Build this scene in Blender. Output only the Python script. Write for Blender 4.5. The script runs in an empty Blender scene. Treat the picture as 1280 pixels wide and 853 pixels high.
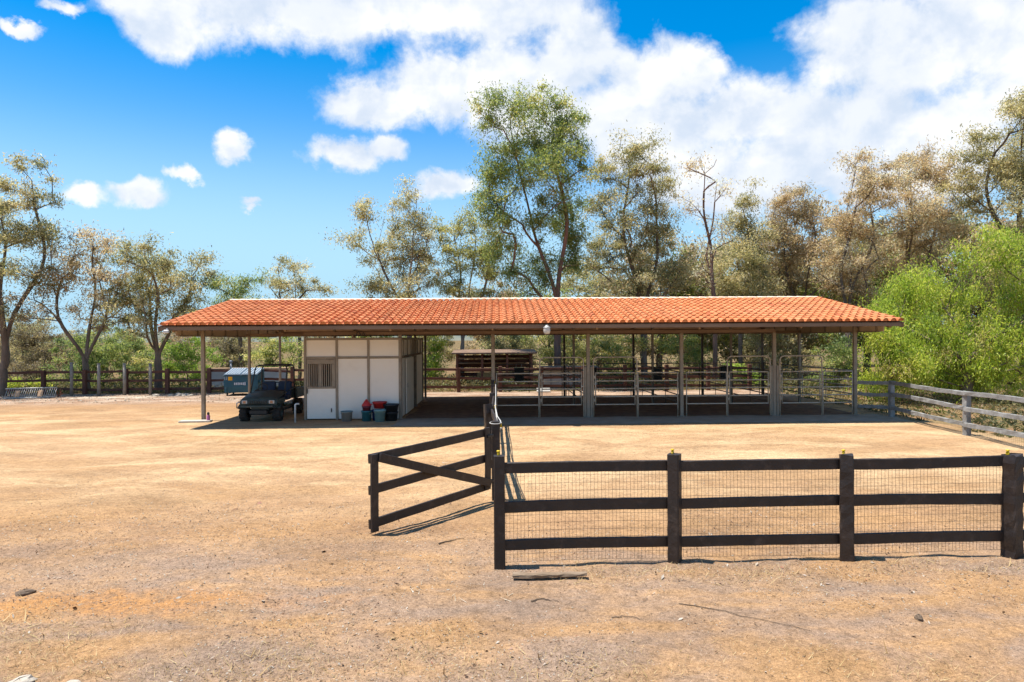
import bpy, math, random
import numpy as np
from mathutils import Vector, Matrix

# ------------------------------------------------------------------ camera, sky, sun, exposure
sc = bpy.context.scene
COL = sc.collection
R = math.radians
cam_d = bpy.data.cameras.new('camera')
cam = bpy.data.objects.new('camera', cam_d)
COL.objects.link(cam)
cam_d.lens = 24.0
cam_d.sensor_width = 36.0
cam_d.clip_start = 0.1
cam_d.clip_end = 9000
cam.matrix_world = Matrix.Translation((0, 0, 2.85)) @ Matrix.Rotation(math.pi/2 - 0.003, 4, 'X') @ Matrix.Rotation(-0.0065, 4, 'Z')
sc.camera = cam

SUN_EL = 73.0          # high, from the left of the view (-X)
SUN_AZ = -91.0         # degrees from +Y, clockwise
sun_d = bpy.data.lights.new('sun', 'SUN')
sun_d.energy = 4.3
sun_d.angle = R(0.53)
sun_d.color = (1.0, 0.955, 0.88)
sun = bpy.data.objects.new('sun', sun_d)
COL.objects.link(sun)
sun_dir = Vector((math.cos(R(SUN_EL))*math.sin(R(SUN_AZ)), math.cos(R(SUN_EL))*math.cos(R(SUN_AZ)), math.sin(R(SUN_EL))))
sun.rotation_euler = (-sun_dir).to_track_quat('-Z', 'Y').to_euler()
sun.location = sun_dir*60

sc.render.engine = 'CYCLES'
sc.cycles.use_denoising = True
sc.cycles.max_bounces = 7
sc.cycles.diffuse_bounces = 4
sc.cycles.transparent_max_bounces = 8
sc.cycles.caustics_reflective = False
sc.cycles.caustics_refractive = False
sc.view_settings.view_transform = 'Standard'
sc.view_settings.look = 'None'
sc.view_settings.gamma = 1.0
sc.view_settings.use_curve_mapping = False
sc.view_settings.exposure = 1.0


class NT:
    """tiny node-tree helper"""
    def __init__(s, tree):
        s.t = tree; s.n = tree.nodes; s.l = tree.links
    def node(s, typ, **kw):
        n = s.n.new(typ)
        for k, v in kw.items():
            setattr(n, k, v)
        return n
    def put(s, sock, v):
        if isinstance(v, bpy.types.NodeSocket):
            s.l.new(v, sock)
        elif v is not None:
            sock.default_value = v
    def math(s, op, a, b=0.0, c=0.0, clamp=False):
        n = s.node('ShaderNodeMath', operation=op, use_clamp=clamp)
        s.put(n.inputs[0], a); s.put(n.inputs[1], b); s.put(n.inputs[2], c)
        return n.outputs[0]
    def vmath(s, op, a, b=None, scale=None):
        n = s.node('ShaderNodeVectorMath', operation=op)
        s.put(n.inputs[0], a)
        if b is not None: s.put(n.inputs[1], b)
        if scale is not None: s.put(n.inputs['Scale'], scale)
        return n.outputs['Value'] if op in ('LENGTH', 'DOT_PRODUCT') else n.outputs[0]
    def mix(s, f, a, b, blend='MIX'):
        n = s.node('ShaderNodeMix', data_type='RGBA', blend_type=blend)
        s.put(n.inputs[0], f)
        s.put(n.inputs[6], a if isinstance(a, bpy.types.NodeSocket) else tuple(a)+(1,)*(4-len(a)))
        s.put(n.inputs[7], b if isinstance(b, bpy.types.NodeSocket) else tuple(b)+(1,)*(4-len(b)))
        return n.outputs[2]
    def noise(s, vec, scale, detail=4, rough=0.55, dist=0.0, out=0):
        n = s.node('ShaderNodeTexNoise')
        s.put(n.inputs['Vector'], vec)
        n.inputs['Scale'].default_value = scale; n.inputs['Detail'].default_value = detail
        n.inputs['Roughness'].default_value = rough; n.inputs['Distortion'].default_value = dist
        return n.outputs[out]
    def ramp(s, f, stops):
        n = s.node('ShaderNodeValToRGB')
        e = n.color_ramp.elements
        while len(e) < len(stops): e.new(0.5)
        for i, (p, c) in enumerate(stops):
            e[i].position = p
            e[i].color = (c, c, c, 1) if isinstance(c, (int, float)) else tuple(c)+(1,)*(4-len(c))
        s.put(n.inputs[0], f)
        return n.outputs[0]
    def smooth(s, v, lo, hi, a=0.0, b=1.0):
        n = s.node('ShaderNodeMapRange', interpolation_type='SMOOTHSTEP')
        s.put(n.inputs['Value'], v)
        n.inputs['From Min'].default_value = lo; n.inputs['From Max'].default_value = hi
        n.inputs['To Min'].default_value = a; n.inputs['To Max'].default_value = b
        return n.outputs[0]


world = bpy.data.worlds.new('World')
sc.world = world
world.use_nodes = True
W = NT(world.node_tree)
W.n.clear()
sky = W.node('ShaderNodeTexSky', sky_type='NISHITA', sun_disc=False)
sky.sun_elevation = R(SUN_EL)
sky.sun_rotation = R(SUN_AZ)
sky.air_density = 1.0
sky.dust_density = 0.15
sky.ozone_density = 2.2
skyc = W.node('ShaderNodeHueSaturation')
skyc.inputs['Saturation'].default_value = 1.32
skyc.inputs['Hue'].default_value = 0.497
skyc.inputs['Value'].default_value = 1.0
W.l.new(sky.outputs[0], skyc.inputs['Color'])
sz = W.node('ShaderNodeSeparateXYZ'); W.l.new(W.node('ShaderNodeTexCoord').outputs['Generated'], sz.inputs[0])
W.l.new(W.smooth(sz.outputs[2], 0.0, 0.42, 0.95, 1.54), skyc.inputs['Saturation'])
# cumulus: a field of rounded heaps over the whole sky (azimuth, elevation, half width, half height in degrees), broken up by noise
CLOUDS = [(-27.3, 22.9, 4.6, 2.7), (-22.0, 24.6, 6.0, 3.6), (-15.5, 25.2, 7.0, 3.6), (-8.0, 25.6, 7.5, 3.6), (-1.0, 25.6, 6.5, 3.2), (3.0, 26.0, 4.5, 2.4),
          (-11.5, 18.8, 5.0, 2.3), (-6.0, 20.0, 6.2, 3.2), (0.5, 20.8, 7.0, 4.0), (6.0, 22.6, 5.2, 4.0), (10.6, 20.2, 5.4, 3.9),
          (5.0, 18.0, 9.0, 3.6), (12.0, 16.0, 8.0, 3.4), (-13.9, 14.6, 3.6, 1.6), (-10.8, 15.3, 2.6, 1.4), (14.8, 20.4, 3.0, 2.6), (19.5, 16.8, 6.4, 3.8),
          (26.0, 15.6, 8.0, 3.6), (28.0, 20.8, 6.0, 4.6), (33.5, 20.4, 8.0, 5.2), (38.5, 18.8, 7.0, 6.0),
          (33.0, 14.6, 8.0, 3.2), (20.0, 12.6, 12.0, 3.4), (31.0, 11.6, 10.0, 3.0), (-5.4, 12.9, 2.9, 1.7), (-22.1, 14.5, 1.9, 1.4), (-25.2, 12.4, 1.5, 1.0),
          (-20.5, 10.5, 1.6, 0.7), (-31.9, 10.4, 2.2, 1.0), (-28.2, 10.9, 2.8, 1.4), (-34.0, 22.4, 2.4, 1.0), (-36.0, 20.5, 2.0, 0.8),
          (52, 20, 12, 6), (75, 30, 14, 6), (98, 16, 12, 5), (125, 26, 14, 6), (-52, 27, 11, 5), (-75, 15, 10, 4), (-100, 24, 14, 6), (-130, 18, 13, 5), (165, 28, 16, 7), (-165, 14, 12, 4), (20, 42, 14, 5), (-40, 48, 12, 5), (110, 50, 18, 8), (60, 52, 20, 9), (-10, 62, 30, 8), (-120, 45, 20, 9), (170, 55, 30, 9), (-70, 38, 14, 6), (145, 14, 12, 5), (-150, 34, 16, 7), (30, 78, 60, 6)]  # heaps out of view; the last, mostly high ones added for more neutral fill
tc = W.node('ShaderNodeTexCoord')
dirv = tc.outputs['Generated']
n1 = W.noise(dirv, 9.0, 7, 0.6, 0.2, out=1)
n2 = W.noise(dirv, 30.0, 6, 0.62, 0.3, out=1)
dv = W.vmath('ADD', W.vmath('SCALE', W.vmath('SUBTRACT', n1, (0.5, 0.5, 0.5)), scale=0.075), W.vmath('SCALE', W.vmath('SUBTRACT', n2, (0.5, 0.5, 0.5)), scale=0.030))
d2 = W.vmath('NORMALIZE', W.vmath('ADD', dirv, dv))
sep = W.node('ShaderNodeSeparateXYZ'); W.l.new(d2, sep.inputs[0])
az = W.math('DEGREES', W.math('ARCTAN2', sep.outputs[0], sep.outputs[1]))
el = W.math('DEGREES', W.math('ARCSINE', sep.outputs[2]))
cmb = W.node('ShaderNodeCombineXYZ'); W.l.new(az, cmb.inputs[0]); W.l.new(el, cmb.inputs[1])
field = None
THIN = {-31.9, -28.2, -20.5, -25.2, -34.0, -36.0}   # the small wispy ones
for (a, e, rx, ry) in CLOUDS:
    q = W.vmath('MULTIPLY_ADD', cmb.outputs[0], (1/rx, 1/ry, 0)); W.n[-1].inputs[2].default_value = (-a/rx, -e/ry, 0)
    L = W.vmath('LENGTH', q)
    if a in THIN: L = W.math('ADD', L, 0.22)
    field = L if field is None else W.math('SMOOTH_MIN', field, L, 0.35)
nA = W.noise(dirv, 11.0, 9, 0.60, 0.15)
upv = W.vmath('ADD', dirv, (-0.010, 0.0, 0.026))
nB = W.noise(upv, 11.0, 5, 0.56, 0.15)
dens = W.math('ADD', W.math('SUBTRACT', 1.0, field), W.math('MULTIPLY', W.math('SUBTRACT', nA, 0.5), 1.4))
mask = W.smooth(dens, -0.02, 0.50)
lite = W.smooth(W.math('SUBTRACT', nA, nB), -0.16, 0.12)
big = W.noise(W.vmath('MULTIPLY', dirv, (1, 1, 2.0)), 6.5, 4, 0.55)
lite2 = W.math('ADD', W.math('MULTIPLY', lite, 0.6), W.smooth(big, 0.42, 0.64, 0.0, 0.55), clamp=True)
ccol = W.mix(lite2, (3.55, 4.05, 4.8), (5.45, 5.47, 5.5))
lowsky = W.mix(W.smooth(sz.outputs[2], 0.02, 0.30, 0.9, 0.0), skyc.outputs[0], (1.95, 3.55, 4.8))
colr = W.mix(W.math('MULTIPLY', mask, 0.97), lowsky, ccol)
bg = W.node('ShaderNodeBackground'); bg.inputs['Strength'].default_value = 0.099
W.l.new(colr, bg.inputs['Color'])
wo = W.node('ShaderNodeOutputWorld'); W.l.new(bg.outputs[0], wo.inputs[0])
world.cycles.sampling_method = 'MANUAL'
world.cycles.sample_map_resolution = 512

# ------------------------------------------------------------------ numpy noise
rng = np.random.default_rng(7)
_perm = np.random.default_rng(99).random((256, 256))
def vnoise(x, y):
    xi = np.floor(x).astype(int); yi = np.floor(y).astype(int)
    fx = x-xi; fy = y-yi
    fx = fx*fx*(3-2*fx); fy = fy*fy*(3-2*fy)
    g = lambda i, j: _perm[i & 255, j & 255]
    a = g(xi, yi)*(1-fx)+g(xi+1, yi)*fx
    b = g(xi, yi+1)*(1-fx)+g(xi+1, yi+1)*fx
    return (a*(1-fy)+b*fy)*2-1
def fence_line_y(x): return 8.48 + 0.047*x
def gz(x, y):
    x = np.asarray(x, float); y = np.asarray(y, float)
    far = np.clip((60-y)/20, 0, 1)
    z = 0.030*vnoise(x*0.23+11, y*0.3+5) + 0.014*vnoise(x*0.9, y*1.1)
    near = np.clip((17-y)/6, 0, 1)*np.clip((x+40)/6, 0, 1)
    z = z + near*(0.010*vnoise(x*2.7, y*2.9)+0.007*vnoise(x*6.3, y*6.1)+0.004*vnoise(x*13, y*13))
    band = np.exp(-((y-(fence_line_y(x)-0.35))/0.45)**2)*np.clip((x-0.3)/0.8, 0, 1)
    z = z + band*(0.03+0.045*vnoise(x*1.7+3, y*3.1)+0.026*vnoise(x*5+3, y*6.5)+0.014*vnoise(x*11, y*12))
    lo = np.clip((7.4-y)/1.2, 0, 1)
    z = z + lo*(0.012*vnoise(x*4+9, y*5)+0.008*vnoise(x*9, y*9))
    flat = np.clip((y-20.0)/2.5, 0, 1)*np.clip((38-y)/3, 0, 1)
    return z*far*(1-0.85*flat)-0.002

# ------------------------------------------------------------------ materials
MATS = {}
def new_mat(name):
    m = bpy.data.materials.new(name); m.use_nodes = True
    t = NT(m.node_tree); t.n.clear()
    out = t.node('ShaderNodeOutputMaterial'); p = t.node('ShaderNodeBsdfPrincipled')
    t.l.new(p.outputs[0], out.inputs[0])
    MATS[name] = m
    return m, t, p, out
def surf(name, col, col2=None, rough=0.7, scale=6.0, metal=0.0, bump=0.0, bscale=30.0, stretch=(1, 1, 1), spec=0.3, dirt=None, dscale=2.5):
    m, t, p, out = new_mat(name)
    co = t.node('ShaderNodeTexCoord').outputs['Object']
    v = t.vmath('MULTIPLY', co, stretch)
    oi = t.node('ShaderNodeObjectInfo')
    v = t.vmath('ADD', v, t.vmath('SCALE', (17.0, 9.0, 5.0), scale=oi.outputs['Random']))
    col2 = col2 or tuple(c*0.75 for c in col)
    f = t.smooth(t.noise(v, scale, 5, 0.6), 0.32, 0.68)
    c = t.mix(f, col, col2)
    if dirt:
        c = t.mix(t.smooth(t.noise(v, dscale, 6, 0.65), 0.5, 0.75), c, dirt)
    p.inputs['Roughness'].default_value = rough
    p.inputs['Metallic'].default_value = metal
    p.inputs['Specular IOR Level'].default_value = spec
    t.l.new(c, p.inputs['Base Color'])
    if bump:
        b = t.node('ShaderNodeBump'); b.inputs['Strength'].default_value = bump; b.inputs['Distance'].default_value = 0.01
        t.l.new(t.noise(v, bscale, 4, 0.6), b.inputs['Height']); t.l.new(b.outputs[0], p.inputs['Normal'])
    return m
def leaf_mat(name, stops, trans=0.6, rough=0.5):
    m, t, p, out = new_mat(name)
    a = t.node('ShaderNodeAttribute', attribute_name='tone')
    c = t.ramp(a.outputs['Fac'], stops)
    t.l.new(c, p.inputs['Base Color']); p.inputs['Roughness'].default_value = rough
    p.inputs['Specular IOR Level'].default_value = 0.35
    tr = t.node('ShaderNodeBsdfTranslucent'); t.l.new(t.mix(1.0, c, (1.0, 1.0, 0.75), 'MULTIPLY'), tr.inputs[0])
    ms = t.node('ShaderNodeMixShader'); ms.inputs[0].default_value = trans
    t.l.new(p.outputs[0], ms.inputs[1]); t.l.new(tr.outputs[0], ms.inputs[2]); t.l.new(ms.outputs[0], out.inputs[0])
    return m
def tone_mat(name, stops, rough=0.8):
    m, t, p, out = new_mat(name)
    a = t.node('ShaderNodeAttribute', attribute_name='tone')
    t.l.new(t.ramp(a.outputs['Fac'], stops), p.inputs['Base Color'])
    p.inputs['Roughness'].default_value = rough; p.inputs['Specular IOR Level'].default_value = 0.2
    return m

def ground_material():
    m, t, p, out = new_mat('dirt')
    P = t.node('ShaderNodeNewGeometry').outputs['Position']
    s = t.node('ShaderNodeSeparateXYZ'); t.l.new(P, s.inputs[0])
    X, Y = s.outputs[0], s.outputs[1]
    wide = t.vmath('MULTIPLY', P, (0.5, 1.0, 1.0))
    big = t.noise(wide, 0.35, 5, 0.6, 0.6)
    med = t.noise(wide, 1.3, 5, 0.62, 0.4)
    fine = t.noise(P, 7.0, 5, 0.7)
    grain = t.noise(P, 95.0, 4, 0.75)
    grit = t.noise(P, 28.0, 4, 0.7)
    c = t.mix(t.smooth(big, 0.35, 0.65), (0.332, 0.191, 0.088), (0.370, 0.221, 0.112))
    c = t.mix(t.smooth(med, 0.42, 0.66, 0, 0.7), c, (0.287, 0.155, 0.068))
    # grey gravelly wear in the foreground, in patches
    gx = t.math('ADD', med, t.math('MULTIPLY', big, 0.7))
    front = t.smooth(Y, 8.0, 11.0, 1.0, 0.18)
    gv = t.math('MULTIPLY', t.smooth(gx, 0.66, 1.02), front)
    c = t.mix(t.math('MULTIPLY', gv, 0.9), c, (0.250, 0.177, 0.128))
    # smooth pale driven sand in the open yard and in the paddock
    pale = t.math('MULTIPLY', t.smooth(Y, 10.0, 15.0), t.smooth(Y, 24.0, 31.0, 1.0, 0.0))
    streak = t.noise(t.vmath('MULTIPLY', P, (0.55, 1.0, 1.0)), 0.55, 6, 0.62, 0.9)
    c = t.mix(t.math('MULTIPLY', pale, t.smooth(streak, 0.40, 0.64, 0.2, 0.95)), c, (0.504, 0.344, 0.189))
    # an orange bank of subsoil at the left of the yard
    ob = t.node('ShaderNodeVectorMath', operation='MULTIPLY_ADD'); t.l.new(P, ob.inputs[0]); ob.inputs[1].default_value = (0.42, 2.2, 0.0); ob.inputs[2].default_value = (4.6*0.42, -7.45*2.2, 0.0)
    obl = t.math('SUBTRACT', t.vmath('LENGTH', ob.outputs[0]), t.math('MULTIPLY', t.math('SUBTRACT', t.noise(P, 1.5, 6, 0.7), 0.5), 2.6))
    c = t.mix(t.math('MULTIPLY', t.smooth(obl, 0.2, 1.15, 0.75, 0.0), t.smooth(fine, 0.3, 0.6, 0.45, 1.0)), c, (0.409, 0.191, 0.057))
    # red-brown gravel near the back fence, dry grass beyond
    back = t.smooth(t.math('ADD', Y, t.math('MULTIPLY', big, 3.0)), 30.5, 34.5)
    c = t.mix(back, c, t.mix(t.smooth(med, 0.4, 0.6), (0.273, 0.170, 0.108), (0.393, 0.290, 0.209)))
    wild = t.smooth(t.math('ADD', Y, t.math('MULTIPLY', med, 2.0)), 37.6, 39.0)
    wildx = t.smooth(t.math('ADD', X, t.math('MULTIPLY', med, 1.6)), 13.9, 15.2)
    c = t.mix(t.math('MAXIMUM', wild, t.math('MULTIPLY', wildx, 0.75)), c, t.mix(t.smooth(t.noise(P, 0.8, 5, 0.6), 0.38, 0.62), (0.099, 0.094, 0.032), (0.220, 0.127, 0.064)))
    # faint wheel tracks curving through the yard
    for (cx, cy, rr) in ((-9.0, -20.0, 33.0), (-9.0, -20.0, 34.5), (4.0, -14.0, 24.6), (4.0, -14.0, 26.0)):
        dd = t.vmath('LENGTH', t.vmath('MULTIPLY', t.vmath('SUBTRACT', P, (cx, cy, 0.0)), (1, 1, 0)))
        dd = t.math('ABSOLUTE', t.math('SUBTRACT', t.math('ADD', dd, t.math('MULTIPLY', med, 0.5)), rr+0.25))
        c = t.mix(t.math('MULTIPLY', t.smooth(dd, 0.06, 0.24, 0.34, 0.0), t.smooth(X, -1.4, -0.7, 1.0, 0.0)), c, (0.326, 0.205, 0.112))
    # worn, darker trodden patches
    wornp = t.noise(t.vmath('MULTIPLY', P, (0.7, 1.0, 1.0)), 0.75, 6, 0.68, 0.7)
    c = t.mix(1.0, c, t.ramp(wornp, [(0.30, 0.80), (0.5, 1.0), (0.7, 1.12)]), 'MULTIPLY')
    # fine mottling and grains
    c = t.mix(1.0, c, t.ramp(fine, [(0.25, 0.66), (0.5, 0.98), (0.75, 1.2)]), 'MULTIPLY')
    c = t.mix(1.0, c, t.ramp(grain, [(0.30, 0.42), (0.5, 1.0), (0.70, 1.45)]), 'MULTIPLY')
    c = t.mix(1.0, c, t.ramp(grit, [(0.28, 0.68), (0.5, 1.0), (0.72, 1.22)]), 'MULTIPLY')
    vo = t.node('ShaderNodeTexVoronoi'); vo.inputs['Scale'].default_value = 34.0; t.l.new(P, vo.inputs['Vector'])
    sv = t.node('ShaderNodeSeparateColor'); t.l.new(vo.outputs['Color'], sv.inputs[0])
    speck = t.math('MULTIPLY', t.smooth(vo.outputs['Distance'], 0.12, 0.22, 1.0, 0.0), t.smooth(sv.outputs[0], 0.70, 0.76))
    speck = t.math('MULTIPLY', speck, t.smooth(Y, 9.0, 16.0, 0.9, 0.25))
    c = t.mix(speck, c, t.ramp(sv.outputs[1], [(0.0, (0.091, 0.065, 0.050)), (0.4, (0.212, 0.123, 0.072)), (0.6, (0.302, 0.260, 0.223)), (0.9, (0.470, 0.398, 0.322))]))
    # hoof and boot prints in the softer sand; their hollow shade is painted in too
    vh = t.node('ShaderNodeTexVoronoi'); vh.inputs['Scale'].default_value = 2.6; t.l.new(t.vmath('ADD', P, t.vmath('SCALE', t.noise(P, 6.0, 2, 0.5, out=1), scale=0.12)), vh.inputs['Vector'])
    sh_ = t.node('ShaderNodeSeparateColor'); t.l.new(vh.outputs['Color'], sh_.inputs[0])
    hoof = t.math('MULTIPLY', t.smooth(vh.outputs['Distance'], 0.13, 0.24, 1.0, 0.0), t.smooth(sh_.outputs[0], 0.35, 0.55))
    hoof = t.math('MULTIPLY', hoof, t.math('MULTIPLY', t.smooth(Y, 8.8, 10.5), t.smooth(wornp, 0.42, 0.6, 1.0, 0.2)))
    c = t.mix(t.math('MULTIPLY', hoof, 0.30), c, (0.295, 0.193, 0.114))
    t.l.new(c, p.inputs['Base Color'])
    p.inputs['Roughness'].default_value = 0.95; p.inputs['Specular IOR Level'].default_value = 0.1
    h = t.math('SUBTRACT', t.math('ADD', t.math('MULTIPLY', fine, 1.0), t.math('MULTIPLY', grain, 0.35)), t.math('MULTIPLY', hoof, 0.9))
    b = t.node('ShaderNodeBump'); b.inputs['Strength'].default_value = 0.75; b.inputs['Distance'].default_value = 0.03
    t.l.new(h, b.inputs['Height']); t.l.new(b.outputs[0], p.inputs['Normal'])
    return m
ground_material()
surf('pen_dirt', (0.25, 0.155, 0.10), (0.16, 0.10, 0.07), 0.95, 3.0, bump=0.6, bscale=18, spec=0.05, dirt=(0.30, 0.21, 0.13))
surf('pale_gravel', (0.46, 0.38, 0.29), (0.36, 0.28, 0.20), 0.95, 2.2, bump=0.5, bscale=30, spec=0.05, dirt=(0.30, 0.21, 0.14), dscale=0.9)
surf('eave_ground', (0.36, 0.295, 0.225), (0.30, 0.235, 0.17), 0.95, 2.0, bump=0.4, bscale=25, spec=0.05, dirt=(0.33, 0.27, 0.19))
surf('concrete', (0.479, 0.441, 0.374), (0.383, 0.346, 0.289), 0.9, 5.0, bump=0.3, bscale=60)
surf('terracotta', (0.58, 0.165, 0.060), (0.46, 0.115, 0.045), 0.75, 1.2, bump=0.2, bscale=60, spec=0.25)
def tile_mat():
    m, t, p, out = new_mat('tile')
    oi = t.node('ShaderNodeObjectInfo'); a = t.node('ShaderNodeAttribute', attribute_name='tone')
    co = t.node('ShaderNodeNewGeometry').outputs['Position']
    r = t.math('FRACT', t.math('ADD', t.math('MULTIPLY', oi.outputs['Random'], 1.0), a.outputs['Fac']))
    c = t.ramp(r, [(0.0, (0.493, 0.156, 0.053)), (0.35, (0.545, 0.180, 0.062)), (0.7, (0.588, 0.220, 0.088)), (0.93, (0.511, 0.161, 0.055)), (1.0, (0.392, 0.108, 0.042))])
    c = t.mix(t.smooth(t.noise(co, 0.5, 5, 0.6), 0.4, 0.7, 0, 0.55), c, (0.571, 0.231, 0.102))
    c = t.mix(t.smooth(t.noise(co, 9, 5, 0.7), 0.52, 0.8, 0, 0.6), c, (0.307, 0.096, 0.046))
    streak = t.noise(t.vmath('MULTIPLY', co, (3.2, 0.35, 0.35)), 1.0, 5, 0.65)
    c = t.mix(1.0, c, t.ramp(streak, [(0.30, 0.78), (0.5, 1.0), (0.72, 1.10)]), 'MULTIPLY')
    t.l.new(c, p.inputs['Base Color']); p.inputs['Roughness'].default_value = 0.7; p.inputs['Specular IOR Level'].default_value = 0.25
    return m
tile_mat()
surf('ridge_clay', (0.72, 0.60, 0.48), (0.62, 0.42, 0.30), 0.8, 0.4)
surf('brown_trim', (0.215, 0.145, 0.098), (0.165, 0.108, 0.072), 0.75, 3.0, stretch=(0.3, 1, 1), bump=0.2)
surf('deck_wood', (0.30, 0.19, 0.105), (0.21, 0.13, 0.07), 0.85, 3.0, stretch=(1, 0.3, 1), bump=0.3)
surf('tan_panel', (0.62, 0.50, 0.36), (0.55, 0.43, 0.30), 0.8, 2.0)
surf('tan_steel', (0.30, 0.245, 0.180), (0.25, 0.20, 0.145), 0.55, 4.0, bump=0.05, dirt=(0.19, 0.14, 0.095), spec=0.4)
surf('pipe_paint', (0.50, 0.42, 0.32), (0.40, 0.33, 0.245), 0.5, 8.0, dirt=(0.21, 0.14, 0.09), spec=0.45)
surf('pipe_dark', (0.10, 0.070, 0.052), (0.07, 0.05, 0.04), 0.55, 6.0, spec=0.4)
surf('white_board', (0.86, 0.785, 0.68), (0.84, 0.76, 0.65), 0.65, 1.2, bump=0.03, dirt=(0.80, 0.72, 0.61), dscale=1.6, spec=0.35)
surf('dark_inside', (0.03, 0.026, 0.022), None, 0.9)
surf('fence_paint', (0.027, 0.0168, 0.0128), (0.017, 0.011, 0.0085), 0.5, 4.0, stretch=(1, 1, 1), bump=0.55, bscale=22, spec=0.45, dirt=(0.062, 0.043, 0.033), dscale=5)
surf('fence_red', (0.125, 0.055, 0.036), (0.085, 0.038, 0.026), 0.75, 3.0, bump=0.3, spec=0.25)
surf('grey_wood', (0.27, 0.265, 0.25), (0.17, 0.163, 0.15), 0.85, 4.0, stretch=(1, 1, 1), bump=0.6, bscale=25, dirt=(0.34, 0.335, 0.32), dscale=6)
surf('dead_wood', (0.261, 0.190, 0.128), (0.174, 0.121, 0.076), 0.9, 4.0, bump=0.6, bscale=25)
surf('wire', (0.085, 0.075, 0.06), None, 0.6, 8.0, metal=0.4)
surf('rope_white', (0.50, 0.48, 0.44), None, 0.8, 20.0)
surf('yellow_plastic', (0.75, 0.50, 0.02), None, 0.45)
surf('galvanised', (0.42, 0.41, 0.38), (0.33, 0.32, 0.30), 0.5, 6.0, metal=0.3)
surf('pole_grey', (0.25, 0.225, 0.19), (0.19, 0.17, 0.14), 0.8, 5.0)
surf('bark', (0.19, 0.145, 0.11), (0.11, 0.080, 0.060), 0.9, 2.5, stretch=(1, 1, 0.25), bump=0.7, bscale=9)
surf('bark_pale', (0.33, 0.28, 0.23), (0.20, 0.155, 0.12), 0.9, 2.0, stretch=(1, 1, 0.25), bump=0.5, bscale=8)
surf('bark_red', (0.23, 0.135, 0.095), (0.135, 0.085, 0.065), 0.9, 2.0, stretch=(1, 1, 0.25), bump=0.5, bscale=8)
surf('black_plastic', (0.018, 0.018, 0.019), (0.03, 0.03, 0.03), 0.55, 5.0)
surf('tyre', (0.022, 0.021, 0.020), (0.05, 0.04, 0.032), 0.85, 6.0, bump=0.2)
surf('cart_green', (0.052, 0.072, 0.060), (0.035, 0.05, 0.044), 0.5, 5.0, dirt=(0.13, 0.105, 0.075), spec=0.4)
surf('cart_blue', (0.022, 0.040, 0.080), (0.015, 0.028, 0.06), 0.6, 5.0)
surf('frame_black', (0.016, 0.015, 0.015), None, 0.45, 5.0, spec=0.5)
surf('lamp_glass', (0.62, 0.58, 0.52), None, 0.12, 5.0, spec=0.6)
surf('lamp_amber', (0.55, 0.22, 0.10), None, 0.2, 5.0, spec=0.6)
surf('chrome', (0.5, 0.48, 0.45), None, 0.35, 5.0, metal=0.8)
surf('bin_teal', (0.020, 0.090, 0.130), (0.014, 0.070, 0.105), 0.55, 3.0, dirt=(0.03, 0.075, 0.09), spec=0.3)
surf('bin_lid', (0.11, 0.16, 0.20), (0.08, 0.12, 0.16), 0.45, 5.0)
surf('lid_rib', (0.33, 0.37, 0.41), (0.26, 0.31, 0.35), 0.5, 5.0)
surf('sticker_white', (0.55, 0.60, 0.66), None, 0.6, 40.0)
surf('sticker_yellow', (0.80, 0.40, 0.01), None, 0.5, 9.0)
surf('rust', (0.27, 0.115, 0.055), (0.18, 0.07, 0.04), 0.85, 6.0, bump=0.3)
surf('pale_wood', (0.46, 0.30, 0.18), (0.38, 0.24, 0.14), 0.8, 4.0, bump=0.2)
surf('shed_wood', (0.20, 0.085, 0.050), (0.13, 0.055, 0.036), 0.85, 3.0, stretch=(0.3, 1, 1), bump=0.3)
surf('shed_roof', (0.22, 0.145, 0.095), (0.15, 0.09, 0.06), 0.8, 2.0)
surf('pale_wall', (0.47, 0.45, 0.41), (0.40, 0.375, 0.335), 0.85, 1.5)
surf('straw', (0.42, 0.30, 0.13), (0.32, 0.21, 0.09), 0.95, 12.0, bump=0.5, bscale=70)
for nm, c in (('bucket_grey', (0.30, 0.30, 0.28)), ('bucket_teal', (0.03, 0.155, 0.20)), ('bucket_aqua', (0.20, 0.36, 0.37)), ('bucket_red', (0.50, 0.032, 0.028)), ('bucket_maroon', (0.16, 0.03, 0.045)),
              ('bucket_blue', (0.018, 0.045, 0.24)), ('bucket_black', (0.022, 0.024, 0.028)), ('bottle_pink', (0.42, 0.13, 0.30))):
    surf(nm, c, tuple(x*0.85 for x in c), 0.45, 4.0, spec=0.45)
surf('white_pvc', (0.66, 0.65, 0.62), None, 0.4, 5.0)
surf('rock_white', (0.435, 0.381, 0.306), (0.348, 0.294, 0.230), 0.9, 6.0, bump=0.5, bscale=20)
surf('hill_scrub', (0.10, 0.12, 0.10), (0.15, 0.15, 0.11), 1.0, 0.02)
surf('dark_clod', (0.10, 0.070, 0.048), (0.17, 0.12, 0.08), 0.95, 14.0, bump=0.8, bscale=40)

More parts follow.
